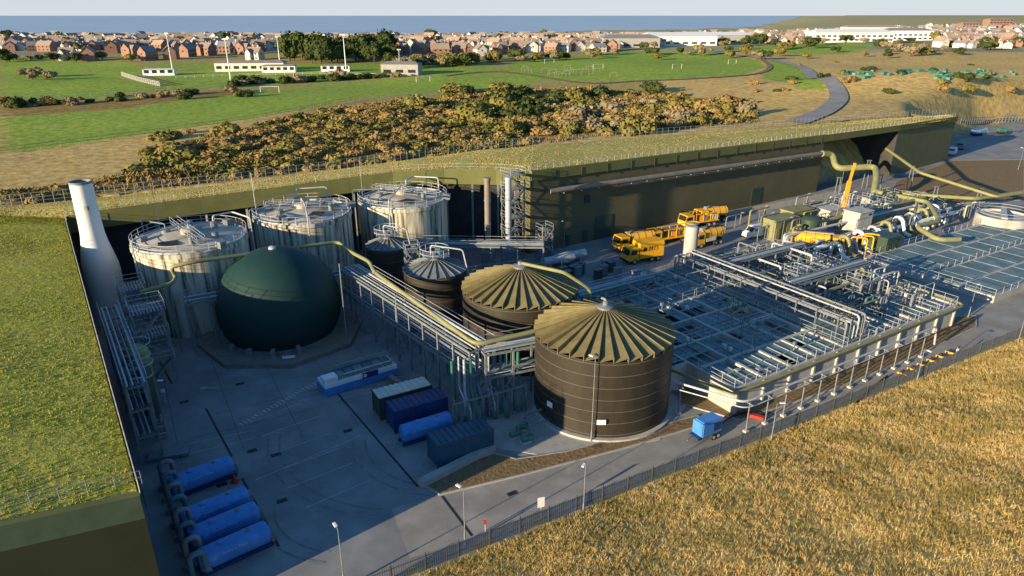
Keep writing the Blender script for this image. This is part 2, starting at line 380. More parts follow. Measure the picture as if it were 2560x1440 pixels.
def loft(name,pts,zt,zb,m,off=0,sgn=1):
    mb=MB()
    for i,p in enumerate(pts):
        a=pts[max(i-1,0)]; b=pts[min(i+1,len(pts)-1)]; d=Vector((b[0]-a[0],b[1]-a[1])).normalized(); nn=Vector((-d.y,d.x))*off
        mb.v.append((p[0]+nn.x,p[1]+nn.y,(p[2]+zt) if zt<5 else zt)); mb.v.append((p[0]+nn.x,p[1]+nn.y,(p[2]+zb) if zb<0 else zb-0.001))
        if i: k=2*i; mb.f.append((k-2,k-1,k+1,k))
    return mb.build(name,m,bl)
loft('fascia',I2[:13*sub+1],.35,-2.3,'fascia',-.15)
loft('parapet_back',I2[:13*sub+1],.35,-.3,'fascia',.15)
loft('recessed_wall',I2[1:13*sub+1],-.4,0.0,'darkwall',2.2)
loft('skirt',O2,.05,-5,'bark',0)
K=MB(); K.add([(a.x,a.y,a.z-.5) for a in O2]+[(a.x,a.y,a.z-.5) for a in I2],[(i,i+1,len(O2)+i+1,len(O2)+i) for i in range(len(O2)-1)]); K.build('roof_soffit','darkwall',bl)
f0,f1,f2,f3=Vector((3.2,116.5)),Vector((74,163)),Vector((101,181)),Vector((128.8,202))
nrm=Vector((.55,-.836))
def wallq(name,a,b,za,zb,m,z0=0,off=0):
    a=a+nrm*off;b=b+nrm*off
    return MB().add([(a.x,a.y,z0),(b.x,b.y,z0),(b.x,b.y,zb),(a.x,a.y,za)],[(0,1,2,3)]).build(name,m,bl)
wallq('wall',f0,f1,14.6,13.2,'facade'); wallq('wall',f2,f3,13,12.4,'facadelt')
wallq('end_wall',f0+Vector((-2.6,3.6)),f0,14.6,14.6,'facade')
tb=MB()
tb.add([(*(f0+nrm*.4),15.1),(*(f1+nrm*.4),13.8),(*(f1+nrm*.4),12.2),(*(f0+nrm*.4),13.4)],[(3,2,1,0)])
tb.add([(*(f0+nrm*.4),15.1),(*(f1+nrm*.4),13.8),(*(f1-nrm*.2),13.8),(*(f0-nrm*.2),15.1)],[(0,1,2,3)])
tb.add([(*(f0+nrm*.4),15.1),(*(f0-nrm*.2),15.1),(*(f0-nrm*.2),13.4),(*(f0+nrm*.4),13.4)],[(0,1,2,3)]); tb.build('fascia','fascia',bl)
tb=MB()
tb.add([(*(f1+nrm*.4),13.8),(*(f2+nrm*.4),13.4),(*(f2+nrm*.4),11.9),(*(f1+nrm*.4),12.2)],[(3,2,1,0)])
tb.add([(*(f2+nrm*.4),13.4),(*(f3+nrm*.4),12.7),(*(f3+nrm*.4),11.2),(*(f2+nrm*.4),11.9)],[(3,2,1,0)]); tb.build('fascia','fascia',bl)
bk=-nrm*14
MB().add([(*f1,0),(*(f1+bk),0),(*(f1+bk),13),(*f1,13)],[(0,1,2,3)]).build('bay_side_wall','darkwall',bl)  # bay side walls coloured dark to stand in for shade in the recess
MB().add([(*(f1+bk),0),(*(f2+bk),0),(*(f2+bk),13),(*(f1+bk),13)],[(0,1,2,3)]).build('bay_back_wall','darkwall',bl)
MB().add([(*f2,0),(*(f2+bk),0),(*(f2+bk),13),(*f2,13)],[(3,2,1,0)]).build('bay_side_wall','darkwall',bl)
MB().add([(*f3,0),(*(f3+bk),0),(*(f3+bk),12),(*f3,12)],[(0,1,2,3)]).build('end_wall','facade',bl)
def onf(s,o=.06): p=f0+Vector((.836,.55))*s+nrm*o; return p
for s,w,h in[(4,1.1,2.2),(8.5,1.1,2.2),(12.5,1.1,2.2),(17,4.2,4.6),(38,1.1,2.2),(62,3.5,4.0)]:
    p=onf(s); d=MB().box((p.x,p.y,h/2),(w,.1,h),PHI+.03).build('door','dkgreen',bl)
p=onf(12.8); MB().box((p.x,p.y,8.4),(1.3,.15,1.6),PHI+.03).build('vent_louvre','drain',bl)
for s in range(5,84,6):
    p=onf(s,.46); MB().box((p.x,p.y,14.0-s*.016),(.12,.1,1.6),PHI+.03).build('fascia_joint','darkwall',bl)
for i in range(6*sub,13*sub,2):
    a=I2[i]; MB().box((a.x+.3,a.y+.6,a.z/2-1),(.35,.35,a.z-2)).build('column','dgalv',bl)
w0=Vector(INN[0]); w1=Vector(OUT[0])
nn=Vector((.405,-.914,0))
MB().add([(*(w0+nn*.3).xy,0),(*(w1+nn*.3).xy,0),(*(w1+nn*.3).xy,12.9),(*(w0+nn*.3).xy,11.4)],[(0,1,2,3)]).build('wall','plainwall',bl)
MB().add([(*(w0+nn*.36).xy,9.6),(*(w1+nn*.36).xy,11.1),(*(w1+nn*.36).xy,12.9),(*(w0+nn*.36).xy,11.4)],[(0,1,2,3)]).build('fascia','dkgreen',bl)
MB().add([(*(w0+nn*.36).xy,11.4),(*(w1+nn*.36).xy,12.9),(*(w1-nn*.2).xy,12.9),(*(w0-nn*.2).xy,11.4)],[(0,1,2,3)]).build('parapet_cap','fascia',bl)
# ---------------- railings & fences ----------------
pm={}
def railing(name,label,pts,h=1.1,step=2.0,m='galv',w=.04,cat='railing',group=None,rails=(1,.5),maxp=95):
    pts=[Vector(p) for p in pts]; root=thing(name,label,cat,tuple(pts[0]),group)
    rb=MB()
    for i in range(len(pts)-1):
        for k in rails: rb.bar(pts[i]+Vector((0,0,h*k)),pts[i+1]+Vector((0,0,h*k)),w)
    rb.build('rail',m,root)
    key=(h,w,m)
    if key not in pm:
        me=MB().box((0,0,h/2),(w*1.2,w*1.2,h)); o=me.build('post',m); pm[key]=o.data; bpy.data.objects.remove(o)
    tot=sum((pts[i+1]-pts[i]).length for i in range(len(pts)-1)); step=max(step,tot/maxp)
    for i in range(len(pts)-1):
        L=(pts[i+1]-pts[i]).length; n=max(1,round(L/step))
        for k in range(n+(i==len(pts)-2)):
            p=pts[i].lerp(pts[i+1],k/n); o=bpy.data.objects.new('post',pm[key]); C.objects.link(o); o.parent=root; o.location=p-pts[0]
    return root
rw=[a+Vector((0,0,.3)) for a in I2]
railing('roof_railing','handrail along the inner edge of the left turf wing',[rw[0],rw[4],rw[8],rw[12],rw[16],rw[20]],1.1,1.6)
railing('roof_railing','handrail along the curved roof edge behind the concrete digesters',[rw[i] for i in range(20,13*sub+1,2)],1.1,2.0,w=.03)
rr=[Vector((*(f0+(f1-f0)*t-nrm*.5),14.9-1.3*t)) for t in(0,.25,.5,.75,1)]+[Vector((*(f2-nrm*.5),13.3)),Vector((*(f3-nrm*.5),12.6))]
railing('roof_railing','handrail along the long straight roof edge above the facade',rr,1.1,1.7)
railing('roof_railing','low handrail on the front edge of the left turf wing',[w0+Vector((-.3,.9,.4)),w0.lerp(w1,.25)+Vector((-.3,.9,.4)),w0.lerp(w1,.5)+Vector((-.3,.9,.4))],1.0,1.6,'dgalv',.03)
oe=[Vector(OUT[i]) for i in range(5,19)]
railing('boundary_fence','post and wire fence behind the turf roof on the left',[a+Vector((0,1.2,-.2)) for a in oe[:8]],1.8,1.4,'dgalv',.06,'fence',rails=(1,.6,.3))
railing('boundary_fence','post and wire fence behind the long turf roof on the right',[a+Vector((-.5,1.2,-.2)) for a in oe[7:]],1.8,1.6,'dgalv',.06,'fence',rails=(1,.6,.3))
pal=thing('palisade_fence','dark steel palisade fence between the access road and the dry bank','fence',(-15,36.4,0))
bay=None
for i in range(62):
    a=Vector((-13.8+fd.x*2.75*i,36.5+fd.y*2.75*i,0)); z=H(a.x+.5,a.y-.9)
    a.z=max(.05,min(z,.6)); 
    if bay is None:
        b=MB()
        for k in range(15): b.box((.08+k*.183,0,.8),(.04,.02,1.5))
        b.bar((0,.03,.5),(2.75,.03,.5),.035); b.bar((0,.03,1.3),(2.75,.03,1.3),.035); bo=b.build('pale_panel','fence'); bay=bo.data; bpy.data.objects.remove(bo)
        b=MB().box((0,0,.85),(.08,.08,1.7)); bo=b.build('post','fence'); po=bo.data; bpy.data.objects.remove(bo)
    for nm,me in(('pale_panel',bay),('post',po)):
        o=bpy.data.objects.new(nm,me); C.objects.link(o); o.parent=pal; o.location=a-Vector((-15,36.4,0)); o.rotation_euler=(0,0,math.atan2(.483,.876))
# ---------------- chimney ----------------
c=thing('chimney_stack','tall white tapered chimney stack at the far corner of the turf roof','chimney',(-56.3,87.8,0))
MB().lathe(-56.3,87.8,[(2.35,0),(2.35,7.6),(2.28,8.4),(1.95,10),(1.62,11.6),(1.46,12.8),(1.38,14.5),(1.32,19.6)],40,False).build('shaft','chim',c,True)
MB().lathe(-56.3,87.8,[(1.32,19.6),(1.38,19.6),(1.38,19.9),(1.2,19.9),(1.2,18)],32,False,False).build('rim','dgalv',c)
MB().lathe(-56.3,87.8,[(1.2,18.2),(.01,18.2)],24,False,False).build('flue_opening','drain',c)
MB().box((-55.4,86.4,16.6),(.4,.4,.5)).build('port','dgalv',c)
# ---------------- dome ----------------
c=thing('gas_holder_dome','large dark green membrane dome in the yard','gas holder',(-30.9,83.6,0))
pr=[]
for k in range(25):
    a=math.radians(-32+k*(122/24)); pr.append((7.95*math.cos(a),4.45+7.6*math.sin(a)))
pr[-1]=(.02,12.05)
MB().lathe(-30.9,83.6,pr,72).build('membrane','dome',c,True)
MB().lathe(-30.9,83.6,[(.5,11.95),(.45,12.3),(.05,12.4)],16).build('cap','galv',c)
MB().prism([(-30.9+10.8*math.cos(math.radians(22.5+45*k)),83.6+10.8*math.sin(math.radians(22.5+45*k))) for k in range(8)],.02,.55).build('plinth','brownduct',c)
MB().ring(-30.9,83.6,.62,7.1,.14,48).build('anchor_ring','dgalv',c)
for k in range(4): a=math.radians(235+k*22); MB().box((-30.9+7.9*math.cos(a),83.6+7.9*math.sin(a),1.0),(.7,.5,.9),a).build('blower_box','dgalv',c)
p=P(618,822,4.2); MB().box((p.x+.1,p.y,4.2),(.35,.2,.35)).build('junction_box','galv',c)
MB().box((-27.5,74.9,.9),(1.5,.06,.35),.2).build('sign_plate','signw',c)
# ---------------- digesters ----------------
def digester(cx,cy,label,rot):
    c=thing('concrete_digester',label,'tank',(0,0,0),'concrete digesters behind the dome',local=True)
    w=MB(); w.lathe(0,0,[(7.3,0),(7.3,11.1),(7.45,11.1),(7.45,11.7),(7.1,11.7)],48,False); w.build('wall','digest',c,True)
    MB().lathe(0,0,[(7.2,11.7),(3,12.3),(.02,12.5)],48).build('roof_slab','digroof',c)
    MB().ring(0,0,11.82,7.1,.1,48).build('kerb_ring','galv',c)
    for h in(.55,1.1): MB().ring(0,0,11.75+h,7.3,.028,32).build('guard_rail','galv',c)
    g=MB().box((0,0,.55),(.05,.05,1.1)).build('post','galv'); me=g.data; bpy.data.objects.remove(g)
    for k in range(24):
        a=2*math.pi*k/24; o=bpy.data.objects.new('post',me); C.objects.link(o); o.parent=c; o.location=(7.3*math.cos(a),7.3*math.sin(a),11.75)
    MB().box((0,-1.0,12.7),(.9,12,.1),.5).build('walkway','dgalv',c)
    for s in(-.5,.5):
        r=MB(); ca,sa=math.cos(.5),math.sin(.5)
        for z in(.5,1.0): r.bar((s*ca+6*sa,s*sa-6*ca-1,12.7+z),(s*ca-6*sa,s*sa+6*ca-1,12.7+z),.04)
        for k in range(7): y=-6+2*k; r.bar((s*ca-y*sa,s*sa+y*ca-1,12.7),(s*ca-y*sa,s*sa+y*ca-1,13.7),.04)
        r.build('walkway_rail','galv',c)
    MB().lathe(0,0,[(1.1,12.4),(1.1,12.9),(.8,13.1),(.2,13.1)],20).build('gas_dome','digroof',c)
    for x,y,rr_,hh_ in((2.6,3,.5,13.0),(-3.4,1.6,.6,12.7),(3.6,-1.6,.45,12.7),(-1,4.8,.4,12.8),(1.2,-4.4,.35,13.1)): MB().lathe(x,y,[(rr_,12.0),(rr_,hh_),(.1,hh_+.1)],14).build('vent','dgalv',c)
    MB().box((-1.8,-3.9,12.25),(2.4,1.8,.12),.3).build('hatch_cover','drain',c)
    MB().tube([(2.6,3,13.0),(2.6,3,13.8),(5,4.6,13.8),(7.9,1,13.8),(7.9,1,0)],.12,8,.4).build('pipe','galv',c)
    MB().tube([(0,0,13.1),(0,0,13.9),(-3,-3,13.7),(-5.7,-5.3,13.3),(-5.7,-5.3,6)],.1,8,.4).build('pipe','galv',c)
    MB().tube([(-3.4,1.6,12.8),(-3.4,1.6,13.4),(-7.0,4,13.4),(-7.0,4,2)],.09,8,.4).build('pipe','dgalv',c)
    MB().bar((-5,4.5,12),(-5,4.5,18.5),.06).build('mast','galv',c)
    for x,y in((5,-5.6),(4.0,5.2),(-5.8,-1)): MB().box((x,y,12.2),(1.2,.9,.9),-.8).build('control_box','dgalv',c)
    c.location=(cx,cy,0); c.rotation_euler=(0,0,rot); return c
digester(-44,89.3,'leftmost stained concrete digester tank beside the white chimney',.2)
digester(-32.4,102.5,'middle stained concrete digester tank behind the dome',1.2)
digester(-18.2,111.2,'rightmost concrete digester tank under the lit olive roof edge',.7)
# ---------------- ribbed roof tanks ----------------
def steel_tank(cx,cy,r,h,apex,n,label,m='glasssteel',rm='oliveroof',rib=.34,nb=6,walk=False,ph=0):
    c=thing('steel_tank',label,'tank',(cx,cy,0)); 
    MB().lathe(cx,cy,[(r,0),(r,h)],64,False).build('wall',m,c,True)
    for k in range(nb): MB().ring(cx,cy,.6+k*(h-.9)/(nb-1),r+.01,.028,64).build('hoop_band','hoop',c)
    MB().lathe(cx,cy,[(r+.5,0.02),(r+.5,.3),(r,.3)],48,False).build('base_ring','basin',c)
    rb=MB()
    for k in range(n):
        a0=2*math.pi*k/n+ph; a1=2*math.pi*(k+1)/n+ph; ro=r+.12; ri=.7
        def q(a,rad,z): return (cx+rad*math.cos(a),cy+rad*math.sin(a),z)
        rb.add([q(a0,ri,apex),q(a1,ri,apex),q(a1,ro,h-.1+rib),q(a0,ro,h-.1)],[(0,3,2,1)])
    rb.build('roof_sheets',rm,c)
    for k in range(n):
        a=2*math.pi*k/n+ph; x,y=math.cos(a),math.sin(a); t=Vector((-y,x,0))*.035
        A=Vector((cx+x*.6,cy+y*.6,apex)); B=Vector((cx+x*(r+.14),cy+y*(r+.14),h-.15))
        v=[A-t,A+t,B+t,B-t,A-t+Vector((0,0,.15)),A+t+Vector((0,0,.15)),B+t+Vector((0,0,rib+.14)),B-t+Vector((0,0,rib+.14))]
        MB().add(v,[(0,1,2,3),(7,6,5,4),(0,4,5,1),(1,5,6,2),(2,6,7,3),(3,7,4,0)]).build('rib',rm,c)
    MB().lathe(cx,cy,[(.85,apex-.1),(.85,apex+.25),(.3,apex+.4),(.3,apex+.8),(.02,apex+.85)],20).build('cap','dgalv',c)
    if walk:
        MB().box((cx,cy,apex+.55),(3.0,3.0,.08),.5).build('platform','dgalv',c)
        for z in(1.0,1.6): MB().ring(cx,cy,apex+z,1.9,.03,16).build('guard_rail','galv',c)
        for k in range(8): a=k*math.pi/4; MB().bar((cx+1.9*math.cos(a),cy+1.9*math.sin(a),apex+.5),(cx+1.9*math.cos(a),cy+1.9*math.sin(a),apex+1.6),.05).build('post','galv',c)
        MB().tube([(cx-.5,cy,apex+.6),(cx-.5,cy,apex+1.9),(cx+r*.9,cy-.4,apex+1.4),(cx+r+.3,cy-.4,h-1),(cx+r+.3,cy-.4,1)],.1,8,.4).build('pipe','galv',c); MB().box((cx+.4,cy+.3,apex+1),(.7,.6,.9)).build('mixer_motor','bluepipe',c)
    return c
t4=steel_tank(9.8,65.8,7.35,8.9,11.4,32,'large dark steel tank with golden ribbed roof nearest the road',rib=.5,nb=7)
t3=steel_tank(1.0,78.2,7.1,8.9,11.4,32,'large dark steel tank with ribbed roof second from the road',rib=.48,ph=.1)
t2=steel_tank(-10.3,86,4.2,8.6,9.8,22,'smaller dark steel tank with railed platform on its grey roof',rm='greyroof',rib=.12,walk=True)
t1=steel_tank(-18.3,96,3.2,8.6,9.6,18,'smallest dark steel tank in front of the rightmost digester',rm='greyroof',rib=.1,walk=True)
c=t4
MB().tube([(9.8,65.8,11.9),(9.8,65.8,12.4),(9.4,66.2,12.4)],.13,8,.2).build('vent','dgalv',c)
MB().box((8.9,58.2,2.3),(.9,.05,.55)).build('sign_plate','signw',c)
MB().box((3.9,61.1,2.6),(.75,.05,.6),-.85).build('sign_plate','signw',c)
tag(MB().tube([(1,78.2,12),(6.2,76,11.6),(8.6,76.3,9.9),(9.4,76.6,9.2),(9.6,76.7,3)],.22,8,.6).build('olive_pipe','olivepipe',None,True),'olive pipe sloping down the roof of the second dark tank','pipe')
for i,(x,y) in enumerate([(.2,58.7),(1.4,57.9),(.9,60)]):
    c=thing('pump_set','teal green pump %s of the front dark tank'%['at the left foot','nearest the yard edge, left','tucked behind the others, left'][i],'pump',(x,y,0))
    MB().box((x,y,.2),(1.1,.6,.25),.6).build('base_frame','basin',c); MB().tube([(x-.4,y-.2,.6),(x+.3,y+.2,.6)],.25,12).build('motor','pgreen',c)
    MB().lathe(x+.45,y+.3,[(.32,.35),(.32,.85),(.12,.9),(.12,1.3)],12).build('volute','pgreen',c); MB().tube([(x+.45,y+.3,1.2),(x+.45,y+.3,1.7),(x+2.2,y+1.6,1.7)],.13,8,.3).build('outlet_pipe','bluepipe',c)
# ---------------- pipes ----------------
def pipe(label,pts,r,m='galv',bend=.8,n=10,name='pipe',group=None):
    return tag(MB().tube(pts,r,n,bend).build(name,m,None,True),label,'pipe',group)
a=P(1345,826,8.5); b=P(1190,862,8.4); c_=P(862,622,10); d_=P(848,604,10.3); e_=P(475,656,11.8); f_=P(425,668,11.4); g_=P(432,708,9.6); h_=P(350,730,9.5)
pipe('long olive gas pipe running over the main pipe rack to the digesters',[a,b,P(935,680,9.6),P(925,655,9.8),c_,d_,e_,f_,P(440,692,10),g_,h_],.25,'olivepipe',1.2,12,'olive_pipe')
def rack(label,a,b,h,w=3.0,n=8,levels=(1,.62),npipe=6,m='dgalv'):
    a=Vector(a);b=Vector(b); d=(b-a).normalized(); s=Vector((-d.y,d.x,0))*w/2
    r=thing('pipe_rack',label,'pipe rack',tuple(a))
    for i in range(n+1):
        p=a.lerp(b,i/n)
        for k in(-1,1): MB().box((*(p+s*k).xy,h/2),(.2,.2,h),math.atan2(d.y,d.x)).build('column',m,r)
        x=MB()
        for l in levels: x.bar(p+s+Vector((0,0,h*l)),p-s+Vector((0,0,h*l)),.18)
        x.build('cross_beam',m,r)
        if i<n and i%2==0:
            q=a.lerp(b,(i+1)/n)
            for k in(-1,1):
                x=MB(); x.bar(p+s*k+Vector((0,0,.3)),q+s*k+Vector((0,0,h*.6)),.1); x.bar(q+s*k+Vector((0,0,.3)),p+s*k+Vector((0,0,h*.6)),.1); x.build('bracing',m,r)
    for k in(-1,1):
        for l in levels: MB().bar(a+s*k+Vector((0,0,h*l)),b+s*k+Vector((0,0,h*l)),.15,.25).build('edge_beam',m,r)
    for l in levels:
        for k in range(npipe):
            o=s*(-.8+1.6*k/(npipe-1)); z=h*l+.28; rr=R.choice([.06,.09,.12,.16])
            MB().tube([a+o+Vector((0,0,z)),b+o+Vector((0,0,z))],rr,8).build('pipe',R.choice(['galv','galv','dgalv','bluepipe']),r,True)
    x=MB()
    for k in(-1,1):
        for z in(.6,1.1): x.bar(a+s*k*1.15+Vector((0,0,h+z)),b+s*k*1.15+Vector((0,0,h+z)),.04)
    x.build('hand_rail','galv',r)
    return r
rack('long steel pipe rack from the front manifold back to the digesters',(-3.2,64.2,0),(-22.5,89,0),7.4,3,10)
rack('short steel rack joining the front manifold to the front dark tank',(-3.2,64.2,0),(2.6,66.6,0),7.2,2.4,2)
rack('steel pipe bridge crossing in front of the digesters',(-22.5,89,0),(-41,78.8,0),6.6,2.4,6,(1,),5)
rack('pipe bridge behind the small tanks running to the twin exhaust stacks',(-20,104,0),(5,103,0),6,2,6,(1,),6)
rack('pipe rack linking the small tanks with the basins',(4,98,0),(-14,91,0),4.2,2,4,(1,),4)
rack('low pipe rack between the second dark tank and the basins',(9,86,0),(20,93,0),4.4,2,4,(1,.6),5)
c=thing('valve_manifold','dense cluster of blue and grey valves and pipes at the front of the pipe rack','valve manifold',(-3,61.5,0))
for i in range(12):
    x=-5.5+i*.62; y=60.6+i*.32+R.uniform(-.6,.6)
    MB().tube([(x,y,.3),(x,y,R.uniform(1.4,3.4)),(x-.7,y+1.8,R.uniform(2.4,4.6)),(x-.7,y+1.8,7)],R.choice([.1,.14,.18]),8,.4).build('pipe',R.choice(['bluepipe','galv','pgreen','dgalv']),c,True)
    MB().lathe(x,y,[(.28,.25),(.28,.6),(.1,.65),(.1,.9),(.22,.92),(.22,.98)],10).build('valve',R.choice(['pgreen','bluepipe']),c)
for i in range(6): MB().box((-6+i*1.5,60+i*.8,1.6),(.14,.14,3.2)).build('stand','dgalv',c)
MB().bar((-6,60,3.2),(1.5,64,3.2),.16).build('beam','dgalv',c)
for i,(px,py,h) in enumerate([(870,880,12),(690,760,9),(548,880,8),(455,880,9),(495,890,9),(1300,880,6),(850,700,13),(1000,905,9),(720,745,14)]):
    q=P(px,py); tag(MB().tube([q,q+Vector((0,0,h))],.07,8).build('standpipe','dgalv'),'slim grey vertical standpipe, %s'%['right of the dome','behind the dome','left of the dome','nearest the stair tower','second from the stair tower','left of the front tank','tall, behind the dome','before the rack middle','tallest, before the digesters'][i],'pole')
for i,(x,y,m,l) in enumerate([(-4.0,108.5,'brownduct','dark'),(-.6,109,'galv','silver')]):
    c=thing('exhaust_stack',l+' exhaust stack beside the corner of the big building','stack',(x,y,0))
    MB().lathe(x,y,[(.5,0),(.5,15.3),(.58,15.3),(.58,15.7),(.4,15.7)],20).build('flue',m,c,True)
    for z in(4,8,12): MB().ring(x,y,z,.53,.06,20).build('flange','dgalv',c)
    MB().box((x,y,1.8),(2.2,2.2,3.2)).build('silencer_box','dgalv',c)
    for k in(-1,1):
        for j in(-1,1): MB().bar((x+k*1.1,y+j*1.1,0),(x+k*1.1,y+j*1.1,4.6),.12).build('leg','dgalv',c)
def tower(label,cx,cy,w,h,rz=0,lev=4,m='dgalv',cat='stair tower'):
    c=thing('stair_tower',label,cat,(0,0,0),local=True); s=w/2
    for x in(-s,s):
        for y in(-s,s): MB().box((x,y,h/2),(.16,.16,h)).build('column',m,c)
    for k in range(1,lev+1):
        z=h*k/lev; f=MB()
        for g in range(int(w/.35)): f.box((-s+.2+g*.35,0,z),(.2,w+.3,.05))
        f.build('platform','dgalv',c)
        x=MB()
        for zz in(.55,1.1):
            for a,b in(((-s,-s),(s,-s)),((s,-s),(s,s)),((s,s),(-s,s)),((-s,s),(-s,-s))): x.bar((a[0]*1.1,a[1]*1.1,z+zz),(b[0]*1.1,b[1]*1.1,z+zz),.04)
        for a in((-s,-s),(s,-s),(s,s),(-s,s)): x.bar((a[0]*1.1,a[1]*1.1,z),(a[0]*1.1,a[1]*1.1,z+1.1),.05)
        x.build('guard_rail','galv',c)
        z0=h*(k-1)/lev; f=1 if k%2 else -1; st=MB()
        st.bar((-s*f,-s*.5,z0),(s*f,-s*.5,z),.06,.2); st.bar((-s*f,-s*.5-.8,z0),(s*f,-s*.5-.8,z),.06,.2)
        for j in range(10): t=(j+.5)/10; st.box((-s*f+2*s*f*t,-s*.5-.4,z0+(z-z0)*t),(.22,.8,.04))
        st.build('stair_flight','dgalv',c)
        x=MB(); x.bar((-s,s,z0),(s,s,z),.08); x.bar((s,-s,z0),(s,s,z),.08); x.bar((-s,-s,z0),(-s,s,z),.08); x.build('bracing',m,c)
    c.location=(cx,cy,0); c.rotation_euler=(0,0,rz); return c
tower('steel stair tower between the chimney and the dome',-41.5,71,3.2,9.2,.6,3)
tower('steel access tower close to the white chimney foot',-47.5,79,2.8,8.6,.6,3)
tower('tall stair tower clinging to the corner of the big building',.2,114.6,2.8,15,.58,6)
tower('small access tower between the smaller dark tanks',-14,90.5,1.8,9.5,.3,4)
tower('small railed platform tower on the yard side of the building corner',5.5,112,2,6,.58,3)
for i,(x,y,r,h,l) in enumerate([(-39.6,64.2,1.25,7.2,'olive vertical vessel left of the stair tower'),(-37.6,61.4,.8,6.4,'slimmer dark green vertical vessel nearest the left tankers')]):
    c=thing('vertical_vessel',l,'vessel',(x,y,0)); MB().lathe(x,y,[(r,1.2),(r,h),(r*.6,h+.5),(.15,h+.6)],24).build('shell','olivepipe' if i==0 else 'dkgreen',c,True)
    for k in range(3): a=k*2.1; MB().bar((x+r*.8*math.cos(a),y+r*.8*math.sin(a),0),(x+r*.8*math.cos(a),y+r*.8*math.sin(a),1.3),.14).build('leg','dgalv',c)
    MB().ring(x,y,h-.5,r+.05,.05).build('band','galv',c); MB().ring(x,y,h+.9,r+.3,.035,16).build('guard_rail','galv',c)
for i in range(7):
    x=-36.5-i*.42+.6; y=58.5+i*.62; h=5.6+.2*i
    pipe('vertical steel pipe in the close row against the left wing wall',[(x+.9,y+.4,.2),(x,y,.2),(x,y,h),(x-.8,y-.4,h)],.1,'galv' if i%2 else 'dgalv',.3,8,group='vertical pipes against the left wing wall')
rack('dark steel frame along the foot of the left turf wing',(-34.6,55,0),(-47,73,0),8.2,1.8,6,(1,.7,.35),4)
o=thing('grating_cover','steel grating cover at the foot of the left wing','grating',(-34.5,57,0)); MB().box((-33.5,56,.25),(3.6,1.6,.3),.3).build('frame','dgalv',o)
for i in range(8):
    t=i/7; q=Vector((-31.6,50.9,0)).lerp(Vector((-24.0,39.6,0)),t); e=Vector((.82,.57,0))
    c=thing('fill_point','looped blue grey tanker fill pipe along the left wall behind the blue tankers','pipe',tuple(q),'tanker fill pipes along the left wall')
    MB().tube([q+Vector((0,0,.5)),q+Vector((0,0,2.7)),q+e*1.0+Vector((0,0,2.7)),q+e*1.0+Vector((0,0,.8)),q+e*1.4+Vector((0,0,.8))],.22,12,.45).build('loop_pipe','bluepipe' if i%2 else 'dgalv',c,True)
    MB().lathe(q.x+e.x*1.0,q.y+e.y*1.0,[(.34,1.0),(.34,1.15),(.2,1.2)],12).build('flange','dgalv',c); MB().box((q.x,q.y,.3),(.8,.8,.6),.6).build('plinth','brownduct',c)
# ---------------- containers & tankers ----------------
def container(label,cx,cy,L,m,rz,top=None,h=2.6,w=2.44):
    c=thing('shipping_container',label,'container',(0,0,0),local=True)
    b=MB(); n=int(L/.3)
    for sgn in(-1,1):
        v=[];f=[]
        for k in range(n*2+1):
            x=-L/2+.12+(L-.24)*k/(n*2); o=(.05 if k%2 else 0.0); y=sgn*(w/2-.02-o)
            v+= [(x,y,.16),(x,y,h-.12)]
            if k: j=2*k; f.append((j-2,j-1,j+1,j) if sgn>0 else (j-1,j-2,j,j+1))
        b.add(v,f)
    b.add([(-L/2+.05,-w/2+.06,.16),(-L/2+.05,w/2-.06,.16),(-L/2+.05,w/2-.06,h-.1),(-L/2+.05,-w/2+.06,h-.1)],[(0,1,2,3)])
    b.build('side_panels',m,c)
    r=MB()
    for k in range(int(L/.6)): x=-L/2+.3+k*.6; r.box((x,0,h-.03),(.42,w-.2,.06))
    r.box((0,0,h-.1),(L-.1,w-.1,.08)); r.build('roof',top or m,c)
    for x in(-1,1):
        for y in(-1,1): MB().box((x*(L/2-.07),y*(w/2-.07),h/2),(.15,.15,h)).build('corner_post',m,c)
    for y in(-1,1):
        for z in(.08,h-.06): MB().box((0,y*(w/2-.05),z),(L-.3,.1,.14)).build('side_rail',m,c)
    for y in(-1,1):
        d=MB().box((L/2-.05,y*w/4,h/2),(.06,w/2-.16,h-.3)).build('door',m,c); MB().bar((L/2,y*w/5,.3),(L/2,y*w/5,h-.3),.04).build('lock_bar','galv',d)
    c.location=(cx,cy,.02); c.rotation_euler=(0,0,rz); return c
container('dark green shipping container with cream sheeted roof, behind the navy one',-11.9,64.6,6.06,'dkgreen',PHI-.03,'cream')
container('navy blue shipping container beside the cream roofed one',-10.0,62.1,6.06,'navy',PHI-.03)
container('dark teal shipping container nearest the road',-5.0,56.2,6.06,'teal',PHI-.03)
